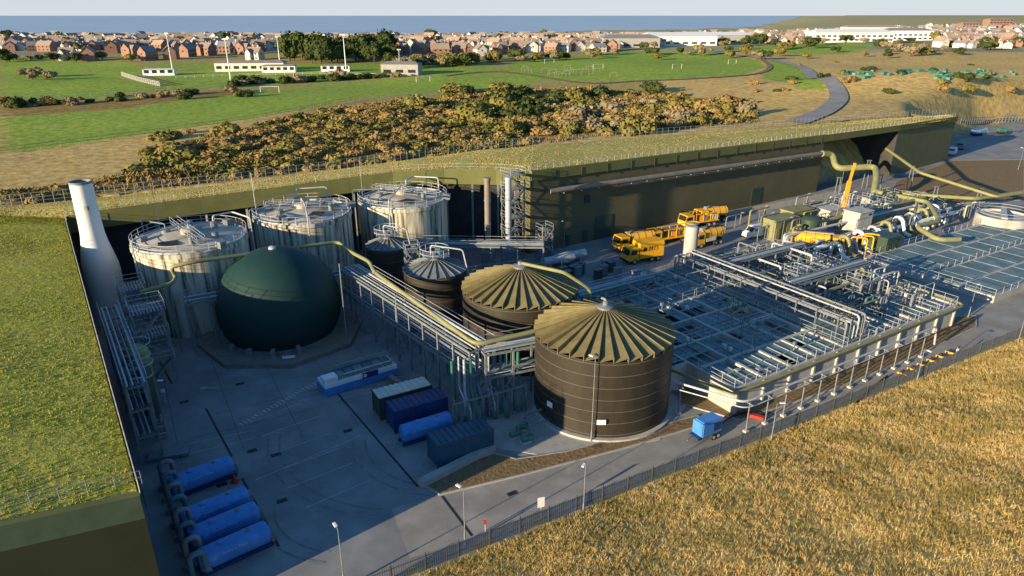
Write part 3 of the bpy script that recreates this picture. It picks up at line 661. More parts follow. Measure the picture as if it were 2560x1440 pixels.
def roll_tank(label,cx,cy,rz,L=5.4):
    c=thing('tanker_skip',label,'tanker',(0,0,0),'blue tanker skips',local=True); n=24; pr=[]
    for k in range(n):
        a=2*math.pi*k/n; ca,sa=math.cos(a),math.sin(a); pr.append((.88*math.copysign(abs(ca)**.78,ca),1.2+.84*math.copysign(abs(sa)**.78,sa)))
    v=[];f=[]
    for x,s in((-L/2,.82),(-L/2+.15,.97),(-L/2+.3,1),(L/2-.3,1),(L/2-.15,.97),(L/2,.82)):
        for y,z in pr: v.append((x,y*s,1.2+(z-1.2)*s))
    for i in range(5):
        for k in range(n): k2=(k+1)%n; f.append((i*n+k,i*n+k2,(i+1)*n+k2,(i+1)*n+k))
    f.append(tuple(range(n-1,-1,-1))); f.append(tuple(5*n+k for k in range(n)))
    MB().add(v,f).build('tank_shell','ltblue',c,True)
    for k in range(4):
        x=-L/2+.6+k*(L-1.2)/3; g=MB(); vv=[];ff=[]
        for xx in(x-.04,x+.04):
            for y,z in pr: vv.append((xx,y*1.02,1.2+(z-1.2)*1.02))
        for q in range(n): q2=(q+1)%n; ff.append((q,q2,n+q2,n+q))
        ff.append(tuple(range(n-1,-1,-1))); ff.append(tuple(n+k2 for k2 in range(n)))
        g.add(vv,ff).build('hoop','ltblue',c)
    for y in(-.55,.55): MB().box((0,y,.22),(L+.3,.16,.3)).build('skid','navy',c)
    MB().box((L/2+.2,0,.8),(.3,1.0,1.0)).build('hook_frame','dgalv',c)
    MB().lathe(-.9,0,[(.28,2.0),(.28,2.14),(.05,2.16)],14).build('hatch','ltblue',c); MB().lathe(1.2,0,[(.2,2.0),(.2,2.12),(.05,2.14)],14).build('hatch','dgalv',c)
    text('Southern Water',.3,'faint',c,(-.1,-.85,1.62),(math.radians(62),0,0))
    w=MB()
    for k in range(3): w.tube([(-1.9+.1*k,-.89+.05*k,1.38+.12*k),(-1.75+.1*k,-.89+.05*k,1.43+.12*k),(-1.5+.1*k,-.89+.05*k,1.38+.12*k)],.02,5)
    w.build('wave_emblem','faint',c)
    c.location=(cx,cy,0); c.rotation_euler=(0,0,rz); return c
roll_tank('blue tanker skip farthest from the camera in the left row',-28.2,51.3,.7)
roll_tank('second blue tanker skip in the left row, after the wider gap',-25.2,46.9,.68)
roll_tank('third blue tanker skip in the left row',-23.6,44.8,.68)
roll_tank('blue tanker skip nearest the bottom edge in the left row',-21.9,42.4,.68)
roll_tank('blue tanker skip parked between the navy and teal containers',-8.7,59.2,PHI-.02)
c=thing('process_skid','long white and blue open process unit with pipework beside the dome','process unit',(0,0,0),local=True)
MB().box((0,0,.55),(9,2.6,.9)).build('lower_body','ltblue',c); MB().box((0,0,1.2),(8.9,2.5,.4)).build('upper_body','white',c)
MB().box((-3.6,-.5,1.75),(1.6,1.3,.7)).build('cabin','white',c)
for k in range(6): MB().box((-2.2+k*1.15,.2,1.6),(1.0,1.7,.4)).build('tank_cell','bluepipe' if k%2 else 'dgalv',c)
for y in(-1.2,1.2):
    x=MB()
    for z in(1.9,2.3): x.bar((-2.6,y,z),(4.4,y,z),.04)
    for k in range(6): x.bar((-2.6+k*1.4,y,1.4),(-2.6+k*1.4,y,2.3),.04)
    x.build('guard_rail','galv',c)
MB().tube([(-2,-.8,1.95),(4,-.8,1.95),(4,.8,1.95)],.1,8,.3).build('pipe','galv',c); MB().tube([(-3.5,.8,1.4),(-3.5,.8,2.0),(-1,.9,2.0),(3,.9,2.0)],.12,8,.3).build('pipe','bluepipe',c)
MB().box((1,-1.32,1.3),(1.9,.05,.7)).build('sign_board','navy',c)
MB().tube([(.35,-1.37,1.3),(.35,-1.34,1.3)],.2,14).build('emblem','white',c)
c.location=(-18.0,70.4,0); c.rotation_euler=(0,0,.6)
tag(MB().prism([(-14.5,70.2),(-3.6,57.5),(-3.2,57.8),(-14.1,70.6)],.01,.9).build('low_wall','brownduct'),'low concrete upstand wall behind the containers','wall')
tag(MB().prism(W2([(1045,1212),(1230,1120),(1240,1128),(1060,1222)]),.01,.7).build('low_wall','kerb'),'low pale retaining kerb wall in front of the teal container','wall')
# ---------------- basins ----------------
A0=Vector((23.7,63.3)); UX=Vector((.853,.52)); UY=Vector((-.52,.853))
def L(a,b,z=0): p=A0+UX*a+UY*b; return Vector((p.x,p.y,z))
b1=thing('settlement_basin','large raised concrete basin block covered with blue grey gratings','basin',tuple(L(0,0)))
def lp(a0,b0,a1,b1): return [L(a0,b0)[:2],L(a1,b0)[:2],L(a1,b1)[:2],L(a0,b1)[:2]]
MB().prism(lp(.02,.02,43.98,30.98),.02,1.8).build('basin_floor','basin',b1)
MB().prism(lp(-5.48,7.02,0,30.98),.02,1.8).build('basin_floor','basin',b1)
def wl(a0,b0,a1,b1_,z=3.1,name='dividing_wall',z0=1.75): MB().prism(lp(a0,b0,a1,b1_),z0,z).build(name,'basin',b1)
wl(0,0,44,.35,3.12,'outer_wall',.03); wl(0,30.65,44,31,3.12,'outer_wall',.03); wl(43.65,.35,44,30.65,3.12,'outer_wall',.03); wl(-5.5,7,0,7.35,3.12,'outer_wall',.03); wl(-5.5,7.35,-5.15,31,3.12,'outer_wall',.03); wl(-5.15,30.65,0,31,3.12,'outer_wall',.03); wl(0,.35,.35,30.65,3.12,'outer_wall',.03)
AX=[.35,4.9,9.6,14.3,19.2,24.8,29.6,34.3,39.0,43.65]; BX=[.35,5.5,10.7,15.8,20.9,26,30.65]
for a in AX[1:-1]: wl(a-.2,.35,a+.2,30.65)
for i in range(9):
    for b in BX[1:-1]: wl(AX[i]+.21,b-.18,AX[i+1]-.21,b+.18,3.08)
RG=random.Random(3)
for i in range(9):
    for j in range(6):
        a0,a1=AX[i]+.22,AX[i+1]-.22; b0,b1_=BX[j]+.2,BX[j+1]-.2
        na,nb_=3,2
        for ia in range(na):
            for ib in range(nb_):
                xa=a0+(a1-a0)*ia/na; xb=a0+(a1-a0)*(ia+1)/na; ya=b0+(b1_-b0)*ib/nb_; yb=b0+(b1_-b0)*(ib+1)/nb_
                if RG.random()<(.68 if i!=4 else 1): MB().prism(lp(xa+.06,ya+.06,xb-.06,yb-.06),2.8,2.9+.05*RG.random()).build('grating_panel','grate',b1)
        if j%3!=1: MB().prism(lp(a0,b0,a1,b1_),1.85,2.2).build('water_cell','pond',b1)
        f=MB(); z=2.99
        for k in range(1,3): x=a0+(a1-a0)*k/3; f.bar(L(x,b0,z),L(x,b1_,z),.12,.1)
        f.bar(L(a0,(b0+b1_)/2,z+.012),L(a1,(b0+b1_)/2,z+.012),.12,.1)
        f.build('panel_frame','gframe',b1)
        if RG.random()<.5: p=L((a0+a1)/2+RG.uniform(-1.4,1.4),(b0+b1_)/2+RG.uniform(-1.4,1.4),3.1); MB().box(p,(.6,.5,.14),PHI).build('hatch',RG.choice(['cream','olivepipe','gframe']),b1)
for j in range(5): MB().prism(lp(-5,8+j*4.5,-.2,8+j*4.5+4),2.9,3.02).build('grating_panel','grate',b1)
for k in range(11): p=L(.2+k*4.3,-.14,1.5); MB().box(p,(.3,.26,2.9),PHI).build('buttress','basin',b1)
MB().prism(lp(19.6,.4,24.4,30.6),3.14,3.22).build('central_walkway','grate',b1)
railing('basin_railing','handrail around the outer edge of the main basin block',[L(0,.15,3.1),L(43.85,.15,3.1),L(43.85,30.85,3.1),L(-5.3,30.85,3.1),L(-5.3,7.15,3.1),L(0,7.15,3.1),L(0,.15,3.1)],1.1,1.6,w=.038)
for k,(a,b0,b1_) in enumerate([(19.2,0,31),(24.8,0,31),(34.3,0,31),(9.6,6,31),(39,0,31),(29.6,0,31)]): railing('basin_railing','handrail crossing the basin top from front to back, %s'%['left of the central walkway','right of the central walkway','third from the right edge','third from the tanks','nearest the right edge','just right of the pipe bundle'][k],[L(a,b0,3.15),L(a,b1_,3.15)],1.1,2.2,w=.034)
for k,(b,a0,a1) in enumerate([(10.7,0,44),(20.9,-5,44),(26,20,44),(15.8,20,44),(5.5,24,44)]): railing('basin_railing','handrail running lengthwise over the basin, %s'%['second from the road','across the middle','toward the trucks','short, right of the centre','nearest the road'][k],[L(a0,b,3.15),L(a1,b,3.15)],1.1,2.2,w=.034)
cen=thing('pipe_bundle','dense raised bundle of grey pipes crossing the centre of the basins','pipes',tuple(L(20,0,3)))
for k in range(12):
    a=20.0+k*.4; z=R.uniform(4.2,6.2); MB().tube([L(a,1,3.2),L(a,1,z),L(a,30,z),L(a,30,3.2)],R.choice([.05,.08,.11,.14]),8,.5).build('pipe',R.choice(['galv','galv','dgalv','dgalv']),cen,True)
for k in range(10):
    x=MB(); b=2+k*3; x.bar(L(19.7,b,3.2),L(19.7,b,6),.11); x.bar(L(24.6,b,3.2),L(24.6,b,6),.11); x.bar(L(19.7,b,4.1),L(24.6,b,4.1),.1); x.bar(L(19.7,b,6),L(24.6,b,6),.11); x.build('portal_frame','dgalv',cen)
wh=['left front','left middle','left back','right front','right middle','right back']
for k in range(165):
    a=R.uniform(4,42) if k%4==0 else R.uniform(23,42); b=R.uniform(3,29); ln=R.uniform(1.2,8); hz=R.uniform(3.6,5.6); dirx=R.random()<.5
    e=(a+ln,b) if dirx else (a,min(30,b+ln)); e=(min(43.5,e[0]),e[1]); r=R.choice([.05,.05,.07,.09,.13,.17]); m=R.choice(['galv','dgalv','dgalv','dgalv','bluepipe','olivepipe'])
    cnm={'galv':'silver','dgalv':'grey','olivepipe':'olive','bluepipe':'blue grey'}[m]; wr=wh[(3 if a>22 else 0)+min(2,int(b/10.4))]
    c=thing('basin_pipe','raised %s pipe loop on the basin top, %s part'%(cnm,wr),'pipe',tuple(L(a,b,3.2)),'%s pipe loops, %s of the basin top'%(cnm,wr))
    MB().tube([L(a,b,3.1),L(a,b,hz),L(*e,hz),L(*e,3.1)],r,8,.4).build('run',m,c,True)
    mid=((a+e[0])/2,(b+e[1])/2); MB().bar(L(*mid,3.1),L(*mid,hz),.08).build('support','dgalv',c)
    q=L(a,b,3.7); MB().lathe(q.x,q.y,[(r+.08,3.5),(r+.08,3.6)],10).build('flange','dgalv',c)
for k in range(70):
    a=R.uniform(22,43) if k%3 else R.uniform(1,20); b=R.uniform(2,29); q=L(a,b); c=thing('basin_actuator','small grey valve actuator standing on the basin top','actuator',(q.x,q.y,3.1),'valve actuators on the basins')
    MB().box((q.x,q.y,3.5),(.1,.1,.9)).build('stem','dgalv',c); MB().box((q.x,q.y,4.0),(.42,.34,.42),R.random()).build('housing',R.choice(['galv','cream','bluepipe','dgalv']),c)
tower('access stair in the middle of the basins',*L(30,16)[:2],2,5.4,PHI,2)
tower('access stair toward the right of the basins',*L(36,10)[:2],2,5,PHI,2)
rack('pipe rack over the right half of the basins, running lengthwise',L(25,13),L(42,13),5.6,1.8,5,(1,.75),6)
rack('pipe rack over the back right of the basins, running lengthwise',L(24,24),L(42,24),5.4,1.6,5,(1,),5)
pipe('olive pipe running along the front top edge of the basins',[L(-4,9.5,3.4),L(-1,-.6,3.1),L(0,-.6,3.1),L(44.6,-.6,3.1),L(44.6,9,3.3),L(44.6,9,4.6)],.18,'olivepipe',1,12,'olive_pipe')
ppz=3.7
pipe('pale pipe carried on posts in front of the basins',[L(-7.5,9,ppz),L(-2.2,-2.8,ppz),L(-1,-3,ppz),L(33,-3,ppz),L(33.5,-3,1)],.13,'galv',.8)
pipe('second thinner pale pipe carried on the same posts',[L(-8,8,ppz-.4),L(-2.4,-3.3,ppz-.4),L(-1,-3.5,ppz-.4),L(31,-3.5,ppz-.4)],.07,'galv',.8)
for k in range(13):
    q=L(-1.5+k*2.9,-3.2) if k<12 else L(-5,3); c=thing('pipe_support','grey steel post carrying the pipes in front of the basins','post',tuple(q),'pipe posts in front of the basins')
    MB().box((q.x,q.y,1.8),(.11,.11,3.6),PHI).build('upright','dgalv',c); MB().box((q.x,q.y,3.45),(.09,.9,.09),PHI).build('bracket','dgalv',c); MB().box((q.x,q.y,.2),(.45,.45,.22),PHI).build('footing','cream',c)
for k in range(6):
    q=L(24+k*2.1,-4.6); c=thing('pipe_saddle','yellow and black low pipe saddle on the verge','pipe saddle',tuple(q),'yellow pipe saddles on the verge')
    MB().box((q.x,q.y,.25),(.2,1.1,.2),PHI+.3).build('beam','yellow',c); MB().box((q.x,q.y,.5),(.2,.2,.35),PHI).build('clamp','rubber',c)
pipe('black hose lying on the verge and across the road',[L(22,-4,.25),L(16,-5,.25),L(9,-7,.25),L(4,-8.5,.2),L(2,-9.5,.2)],.12,'rubber',1.5)
b2=thing('low_basin','low concrete basin with panelled covers at the far right','basin',tuple(L(57,1)))
MB().prism(lp(57,1,104,22),.02,1.1).build('basin_body','basin',b2)
for i in range(20):
    for j in range(4): MB().prism(lp(57.4+i*2.3,1.5+j*5.1,59.4+i*2.3,6+j*5.1),1.1,1.16+.05*((i+j)%2)).build('cover_panel','grate',b2)
railing('basin_railing','handrail around the low basin at the right edge',[L(57,1,1.1),L(104,1,1.1),L(104,22,1.1),L(57,22,1.1),L(57,1,1.1)],1.1,2.2)
railing('basin_railing','handrail dividing the low basin',[L(57,11.5,1.1),L(104,11.5,1.1)],1.1,2.2)
for k in range(16):
    q=L(55+k*2.5,25.5+.25*k); m='white' if k%3==0 else ('olivepipe' if k%3==1 else 'galv'); r=.34 if k%3<2 else .24; hh=2.7+.8*(k%2); nm={'white':'white','olivepipe':'olive','galv':'silver'}[m]
    e=Vector((UY.x,UY.y,0)); c=thing('swan_neck_pipe',nm+' swan neck pipe in the row behind the low basin','pipe',tuple(q),nm+' swan neck pipes')
    MB().tube([q-e*2.2+Vector((0,0,.6)),q-e*.9+Vector((0,0,.8)),q+Vector((0,0,hh)),q+e*1.5+Vector((0,0,hh)),q+e*1.6+Vector((0,0,.3))],r,12,1.0).build('neck',m,c,True)
    MB().ring(q.x+e.x*1.6,q.y+e.y*1.6,1.0,r+.08,.09,14).build('flange','dgalv',c); MB().box((q.x,q.y,.6),(.4,.4,1.2),PHI).build('support','basin',c)
for k,(a0,bb_,a1,r,m,z) in enumerate([(52,28,98,.4,'white',1.8),(54,29.4,98,.3,'galv',2.3),(56,31,98,.42,'olivepipe',1.4),(50,33,90,.25,'galv',3.0),(60,35,98,.35,'olivepipe',3.4)]):
    pipe('%s header pipe behind the swan neck row, %s'%({'white':'white','galv':'silver','olivepipe':'olive'}[m],['lowest, closest','thin, beside the white one','low, third back','thin and high','high, farthest back'][k]),[L(a0,bb_,.4),L(a0,bb_,z),L(a1,bb_,z)],r,m,1)
for k in range(110):
    a=50+R.random()*52; b=26.5+R.random()*22; ln=R.uniform(1.5,6); z=R.uniform(1.2,4.2); m=R.choice(['galv','dgalv','olivepipe','dgalv']); nm={'galv':'silver','dgalv':'grey','olivepipe':'olive'}[m]
    c=thing('process_pipe',nm+' looping pipe in the tangle behind the low basin','pipe',tuple(L(a,b)),nm+' looping pipes behind the low basin')
    MB().tube([L(a,b,.1),L(a,b,z),L(a+ln,b,z),L(a+ln,b+1,z),L(a+ln,b+1,.1)],R.choice([.08,.12,.18]),8,.5).build('run',m,c,True); MB().bar(L(a+ln/2,b,0),L(a+ln/2,b,z),.1).build('support','dgalv',c)
for k,(a,b,l) in enumerate([(74,34,'left'),(88,36,'right')]):
    c=thing('concrete_tank','raised concrete process tank among the ducts, '+l+' one','tank',tuple(L(a,b))); MB().prism(lp(a,b,a+9,b+7),.02,3.0).build('body','basin',c); MB().prism(lp(a+.4,b+.4,a+8.6,b+6.6),3.0,3.1).build('deck','grate',c)
    railing('tank_railing','handrail on the raised concrete tank, '+l+' one',[L(a,b,3),L(a+9,b,3),L(a+9,b+7,3),L(a,b+7,3),L(a,b,3)],1.1,1.8)
for k,(px,py,r) in enumerate([(2285,522,5.5),(2500,570,4.8)]):
    q=P(px,py); c=thing('round_settling_tank',['low round concrete settling tank beside the zigzag duct','pale round settling tank near the right edge'][k],'tank',tuple(q)); hh=1.6+k*1.2; MB().lathe(q.x,q.y,[(r,0.02),(r,hh),(r-.3,hh),(r-.3,hh-.4),(.02,hh-.4)],32,False).build('wall','basin',c,True)
    for z in(.5,1.1): MB().ring(q.x,q.y,hh+z,r,.03,24).build('guard_rail','galv',c)
    MB().box((q.x,q.y,hh+.3),(2*r,1.0,.2),1.0).build('bridge','galv',c)
# ---------------- facade duct & big olive ducts ----------------
def fo(s,o,z): p=onf(s,o); return Vector((p.x,p.y,z))
pipe('long grey brown duct running high along the facade',[fo(3,1.5,11.4),fo(84,1.5,9.8)],.5,'brownduct',.5,14,'facade_duct')
tag(MB().tube([fo(82,1.6,9.8),fo(86,1.8,9.4),P(2090,422,6.8),P(2188,416,7.2),P(2192,440,6),P(2185,478,3.5)],.7,14,2.0).build('olive_duct','olivepipe',None,True),'fat olive duct dropping from the facade over the roadway','duct')
pipe('olive duct zigzagging from the round tanks to the swan necks',[P(2185,478,3.5),P(2320,505,3.5),P(2350,552,3.0),P(2290,567,3.0),P(2345,600,2.4),P(2400,598,2.4)],.45,'olivepipe',1.5,12,'olive_duct')
pipe('long olive pipe bridge sloping from the loading bay to the right edge',[fo(108,2.5,8.5),P(2300,432,6.5),P(2490,492,4.5),P(2580,478,4.5)],.32,'olivepipe',1.2,10,'olive_duct')
pipe('olive duct running level to the right edge above the bark ground',[P(2192,480,3.5),P(2440,497,3.6),P(2600,474,3.6)],.4,'olivepipe',1.0,12,'olive_duct')
pipe('thin olive branch pipe behind the silo',[P(2110,600,2.2),P(2190,560,2.2),P(2230,545,3)],.2,'olivepipe')
for k,s in enumerate(range(6,84,4)):
    o=MB().bar(fo(s,.1,10.9-.018*s),fo(s,1.9,10.9-.018*s),.14).build('duct_bracket','galv'); tag(o,'small steel bracket holding the long duct on the facade','bracket','duct brackets on the facade')
tag(MB().bar(fo(20,1.0,10.3),fo(84,1.0,9.2),.25,.12).build('cable_tray','galv'),'thin pale cable tray under the facade duct','cable tray')
for k,(px,py,h) in enumerate([(2085,520,7),(2190,500,6),(2330,520,5),(2440,520,4.5),(2160,470,7),(2270,475,6)]):
    q=P(px,py); c=thing('duct_support','steel trestle under the olive ducts, %s'%['first from left','by the zigzag','middle','far right','behind the crane','by the long bridge'][k],'support',tuple(q))
    for s in(-.6,.6): MB().bar((q.x+s,q.y,0),(q.x+s*.5,q.y,h),.16).build('leg','dgalv',c)
    MB().bar((q.x-.6,q.y,h*.98),(q.x+.6,q.y,h*.98),.16).build('cap_beam','dgalv',c)
tag(MB().add([(*fo(44,3,0.02)[:2],.02),(*fo(84,6,0)[:2],.02),(*fo(84,5.6,0)[:2],.02),(*fo(44,2.6,0)[:2],.02),(*fo(44,3,0)[:2],1.0),(*fo(84,6,0)[:2],1.5),(*fo(84,5.6,0)[:2],1.5),(*fo(44,2.6,0)[:2],1.0)],[(3,2,1,0),(4,5,6,7),(0,1,5,4),(1,2,6,5),(2,3,7,6),(3,0,4,7)]).build('ramp_wall','kerb'),'long low pale ramp wall at the foot of the facade','wall')
def kiosk(label,px,py,w,d,h,m,rz=PHI,z=0):
    q=P(px,py); c=thing('equipment_kiosk',label,'kiosk',(0,0,0),local=True)
    MB().box((0,0,h/2+.1),(w,d,h)).build('body',m,c); MB().box((0,0,h+.2),(w+.3,d+.3,.18)).build('roof',m,c)
    for k in range(int(w/1.5)): dd=MB().box((-w/2+.9+k*1.5,-d/2-.03,1.2),(1.1,.05,2.1)).build('door',m,c); MB().box((-w/2+1.3+k*1.5,-d/2-.08,1.2),(.06,.05,.25)).build('handle','galv',dd)
    MB().box((0,0,.06),(w+.6,d+.6,.1)).build('plinth','basin',c); MB().box((w/4,-d/2-.04,h-.4),(.8,.04,.4)).build('vent_louvre','drain',c)
    c.location=(q.x,q.y,z); c.rotation_euler=(0,0,rz)
kiosk('larger olive green equipment kiosk near the white van',1945,590,6.5,3.2,3.6,'olivepipe')
kiosk('olive green equipment kiosk standing behind the larger one',1985,570,6,3,3.8,'olivepipe')
kiosk('dark green kiosk with blue grey lid right of the yellow tanker',2205,632,4.2,3.4,3.2,'dkgreen')
kiosk('grey plant room left of the yellow crane',2065,560,5.5,4.5,3.4,'basin')
kiosk('tall grey concrete housing beneath the yellow crane',2135,590,4.2,3.4,5.0,'basin')
q=P(2135,575); railing('housing_railing','handrail on the concrete housing under the crane',[(q.x-3,q.y-2,5.2),(q.x+2,q.y-1,5.2),(q.x+1,q.y+3,5.2),(q.x-4,q.y+2,5.2),(q.x-3,q.y-2,5.2)],1.1,1.4)
e=P(2120,590)+Vector((2,8,0)); c=thing('telescopic_crane','yellow telescopic crane boom raised beside the concrete housing','crane',tuple(e))
MB().bar(e+Vector((0,0,1)),e+Vector((.3,0,9)),.65).build('lower_boom','orange',c); MB().bar(e+Vector((.3,0,8.5)),e+Vector((.9,.3,12.6)),.4).build('upper_boom','orange',c); MB().box(e+Vector((0,0,.9)),(2.2,2.2,1.4)).build('turret','yellow',c); MB().tube([e+Vector((.8,0,2)),e+Vector((.9,0,6.5))],.14,8).build('hydraulic_ram','galv',c)
q=P(1722,655); c=thing('storage_silo','slim pale grey cylindrical silo behind the basins','silo',tuple(q)); MB().lathe(q.x,q.y,[(1.15,0),(1.15,6.2),(.9,6.5),(.1,6.55)],24).build('shell','basin',c,True); MB().ring(q.x,q.y,3,1.17,.04).build('band','galv',c); MB().ring(q.x,q.y,7.1,1.1,.03,16).build('guard_rail','galv',c)
q=P(2035,612); c=thing('storage_vessel','short dark green round vessel behind the yellow tanker','vessel',tuple(q)); MB().lathe(q.x,q.y+3,[(1.7,0),(1.7,4.2),(1.2,4.6),(.1,4.7)],24).build('shell','dkgreen',c,True); MB().ring(q.x,q.y+3,2.2,1.73,.05).build('band','galv',c)
for k,(px,py,l) in enumerate([(1395,665,'left'),(1425,655,'right')]):
    q=P(px,py); c=thing('horizontal_vessel','horizontal silver pressure vessel near the second dark tank, '+l,'vessel',tuple(q)); MB().tube([q+Vector((-2.6,-1.4,1.2)),q+Vector((-2.3,-1.2,1.2)),q+Vector((2.3,1.2,1.2)),q+Vector((2.6,1.4,1.2))],.75,16).build('shell','galv',c,True)
    for s in(-1,1): MB().box(q+Vector((s*1.6,s*.85,.35)),(.3,1.2,.6),PHI).build('saddle','basin',c)
for k in range(14):
    q=P(R.uniform(1400,1620),R.uniform(675,705)); c=thing('control_cabinet','small green or grey control cabinet between the tanks and trucks','cabinet',tuple(q),'control cabinets behind the second tank'); MB().box((q.x,q.y,.95),(1.2,.8,1.7),PHI).build('body','dkgreen' if k%2 else 'dgalv',c); MB().box((q.x,q.y,1.85),(1.35,.95,.1),PHI).build('lid','dgalv',c)
# ---------------- vehicles ----------------
def wheels(c,xs_,w,r=.5):
    for x in xs_:
        for y in(-1,1):
            o=MB().tube([(x,y*(w/2-.3),r),(x,y*(w/2),r)],r,16).build('wheel','rubber',c); MB().tube([(x,y*(w/2),r),(x,y*(w/2+.02),r)],r*.55,12).build('rim','galv',o)
def cab(c,x0,x1,w,z0,h,m):
    s=MB(); v=[]
    for y in(-w/2,w/2): v+=[(x0,y,z0),(x1,y,z0),(x1,y,z0+h*.45),(x1-.35,y,z0+h),(x0,y,z0+h)]
    s.add(v,[(4,3,2,1,0),(5,6,7,8,9),(0,1,6,5),(1,2,7,6),(2,3,8,7),(3,4,9,8),(4,0,5,9)]).build('cab',m,c)
    MB().add([(x1+.01,-w/2+.12,z0+h*.48),(x1+.01,w/2-.12,z0+h*.48),(x1-.29,w/2-.12,z0+h*.93),(x1-.29,-w/2+.12,z0+h*.93)],[(0,1,2,3)]).build('windscreen','glass',c)
    for y in(-1,1): MB().box(((x0+x1)/2-.05,y*(w/2+.01),z0+h*.68),((x1-x0)*.55,.03,h*.35)).build('side_window','glass',c); MB().box((x1+.02,y*w*.36,z0+h*.18),(.05,.35,.2)).build('headlight','white',c); MB().box((x1-.1,y*(w/2+.18),z0+h*.7),(.12,.2,.45)).build('mirror','rubber',c)
    MB().box((x1+.05,0,z0-.02),(.12,w,.35)).build('bumper','rubber',c)
def lorry(label,px,py,rz,kind,m='yellow',Lg=8.5):
    q=P(px,py); c=thing('lorry',label,'lorry',(0,0,0),local=True); w=2.5
    MB().box((0,0,.85),(Lg-.4,1.0,.3)).build('chassis','rubber',c)
    cab(c,Lg/2-2.1,Lg/2,w,.7,2.2,m)
    wheels(c,[Lg/2-1.3,-Lg/2+1.2,-Lg/2+2.5],w)
    if kind=='box':
        MB().box((-1.1,0,2.25),(Lg-2.5,w,2.7)).build('box_body',m,c); MB().box((-1.1,0,3.65),(Lg-2.6,w-.1,.08)).build('roof_panel',m,c)
        for sg in(-1,1):
            text('MTS',1.1,'rubber',c,(-.6 if sg<0 else -1.4,sg*(w/2+.01),2.5),(math.pi/2,0,0 if sg<0 else math.pi)); MB().tube([(-2.7 if sg<0 else .4,sg*(w/2+.02),2.5),(-2.7 if sg<0 else .4,sg*(w/2+.005),2.5)],.4,14).build('emblem','rubber',c)
    elif kind=='tank':
        MB().tube([(-Lg/2+.2,0,2.15),(-Lg/2+.5,0,2.15),(Lg/2-2.9,0,2.15),(Lg/2-2.6,0,2.15)],1.05,20).build('tank',m,c,True)
        for k in range(4): MB().tube([(-Lg/2+.8+k*1.5,0,2.15),(-Lg/2+.9+k*1.5,0,2.15)],1.1,20).build('hoop','dgalv',c)
        MB().box((0,0,3.35),(Lg-4,.7,.1)).build('walkway','galv',c); MB().box((0,1.1,1.4),(2.5,.3,.6)).build('tool_locker','cream',c); MB().box((0,-1.15,1.3),(3.5,.3,.5)).build('tool_locker','dgalv',c)
        MB().tube([(-Lg/2,.3,3.3),(Lg/2-3.5,.3,3.6),(Lg/2-2.6,.3,3.2)],.14,8,.4).build('suction_hose','rubber',c)
    else:
        MB().box((-1.1,0,1.25),(Lg-2.6,w,.25)).build('deck',m,c)
        for k in range(5): MB().box((-Lg/2+.9+k*1.15,R.uniform(-.2,.2),1.9),(.9,1.7,R.uniform(.7,1.4))).build('pump_unit',['cream','yellow','dgalv','orange','brownduct'][k],c)
        for y in(-1,1): MB().bar((-Lg/2+.3,y*1.1,2.9),(Lg/2-2.6,y*1.1,2.9),.12).build('frame_rail',m,c)
        for k in range(4):
            for y in(-1,1): MB().bar((-Lg/2+.4+k*1.8,y*1.1,1.3),(-Lg/2+.4+k*1.8,y*1.1,2.9),.1).build('frame_post',m,c)
    c.location=(q.x,q.y,.02); c.rotation_euler=(0,0,rz)
RV=math.pi+PHI-.12
lorry('yellow box lorry marked MTS parked in front of the facade',1605,652,RV,'box',Lg=7.4)
lorry('yellow tanker lorry parked just behind the box lorry',1585,622,RV,'tank',Lg=8)
lorry('yellow and cream equipment lorry in the middle of the group',1672,606,RV,'flat',Lg=9.5)
lorry('yellow tanker lorry behind the slim silo',1765,612,RV+.1,'tank',Lg=7.5)
lorry('yellow equipment lorry farthest back near the facade',1745,566,RV,'flat',Lg=8.5)
lorry('yellow tanker lorry at the back right of the group',1775,555,RV,'tank',Lg=7.5)
lorry('yellow tanker lorry beside the green kiosks',2040,625,-.35,'tank',Lg=9)
c=thing('pipe_gantry','yellow tubular lifting frame beside the yellow tanker','frame',tuple(P(2120,640))); q=P(2120,640)
for i in range(3):
    MB().tube([q+Vector((i*1.6,i,0)),q+Vector((i*1.6,i,3.6)),q+Vector((i*1.6+2.4,i-1,3.6)),q+Vector((i*1.6+2.4,i-1,0))],.13,8,.5).build('hoop_frame','yellow',c,True)
def van(label,px,py,rz,z=0,m='white'):
    q=P(px,py); c=thing('van',label,'van',(0,0,0),local=True); w=1.95
    v=[]
    for y in(-w/2,w/2): v+=[(-2.6,y,.4),(2.6,y,.4),(2.6,y,1.1),(1.75,y,1.35),(1.15,y,2.1),(.7,y,2.25),(-2.6,y,2.25)]
    MB().add(v,[(6,5,4,3,2,1,0),(7,8,9,10,11,12,13),(0,1,8,7),(1,2,9,8),(2,3,10,9),(3,4,11,10),(4,5,12,11),(5,6,13,12),(6,0,7,13)]).build('body',m,c)
    MB().add([(1.76,-.85,1.37),(1.76,.85,1.37),(1.18,.85,2.09),(1.18,-.85,2.09)],[(0,1,2,3)]).build('windscreen','glass',c)
    for y in(-1,1): MB().box((.75,y*(w/2+.005),1.7),(.9,.02,.5)).build('side_window','glass',c); MB().box((2.6,y*.75,.95),(.04,.3,.2)).build('headlight','cream',c)
    MB().box((-2.61,0,1.75),(.02,1.5,.45)).build('rear_window','glass',c)
    wheels(c,[-1.6,1.65],w,.34); c.location=(q.x,q.y,z+.02); c.rotation_euler=(0,0,rz)
van('white van parked beside the olive kiosks',1888,592,RV)
van('small white van on the distant car park',2380,386,.9); van('blue grey van behind the white one on the far car park',2400,372,.9,m='dgalv')
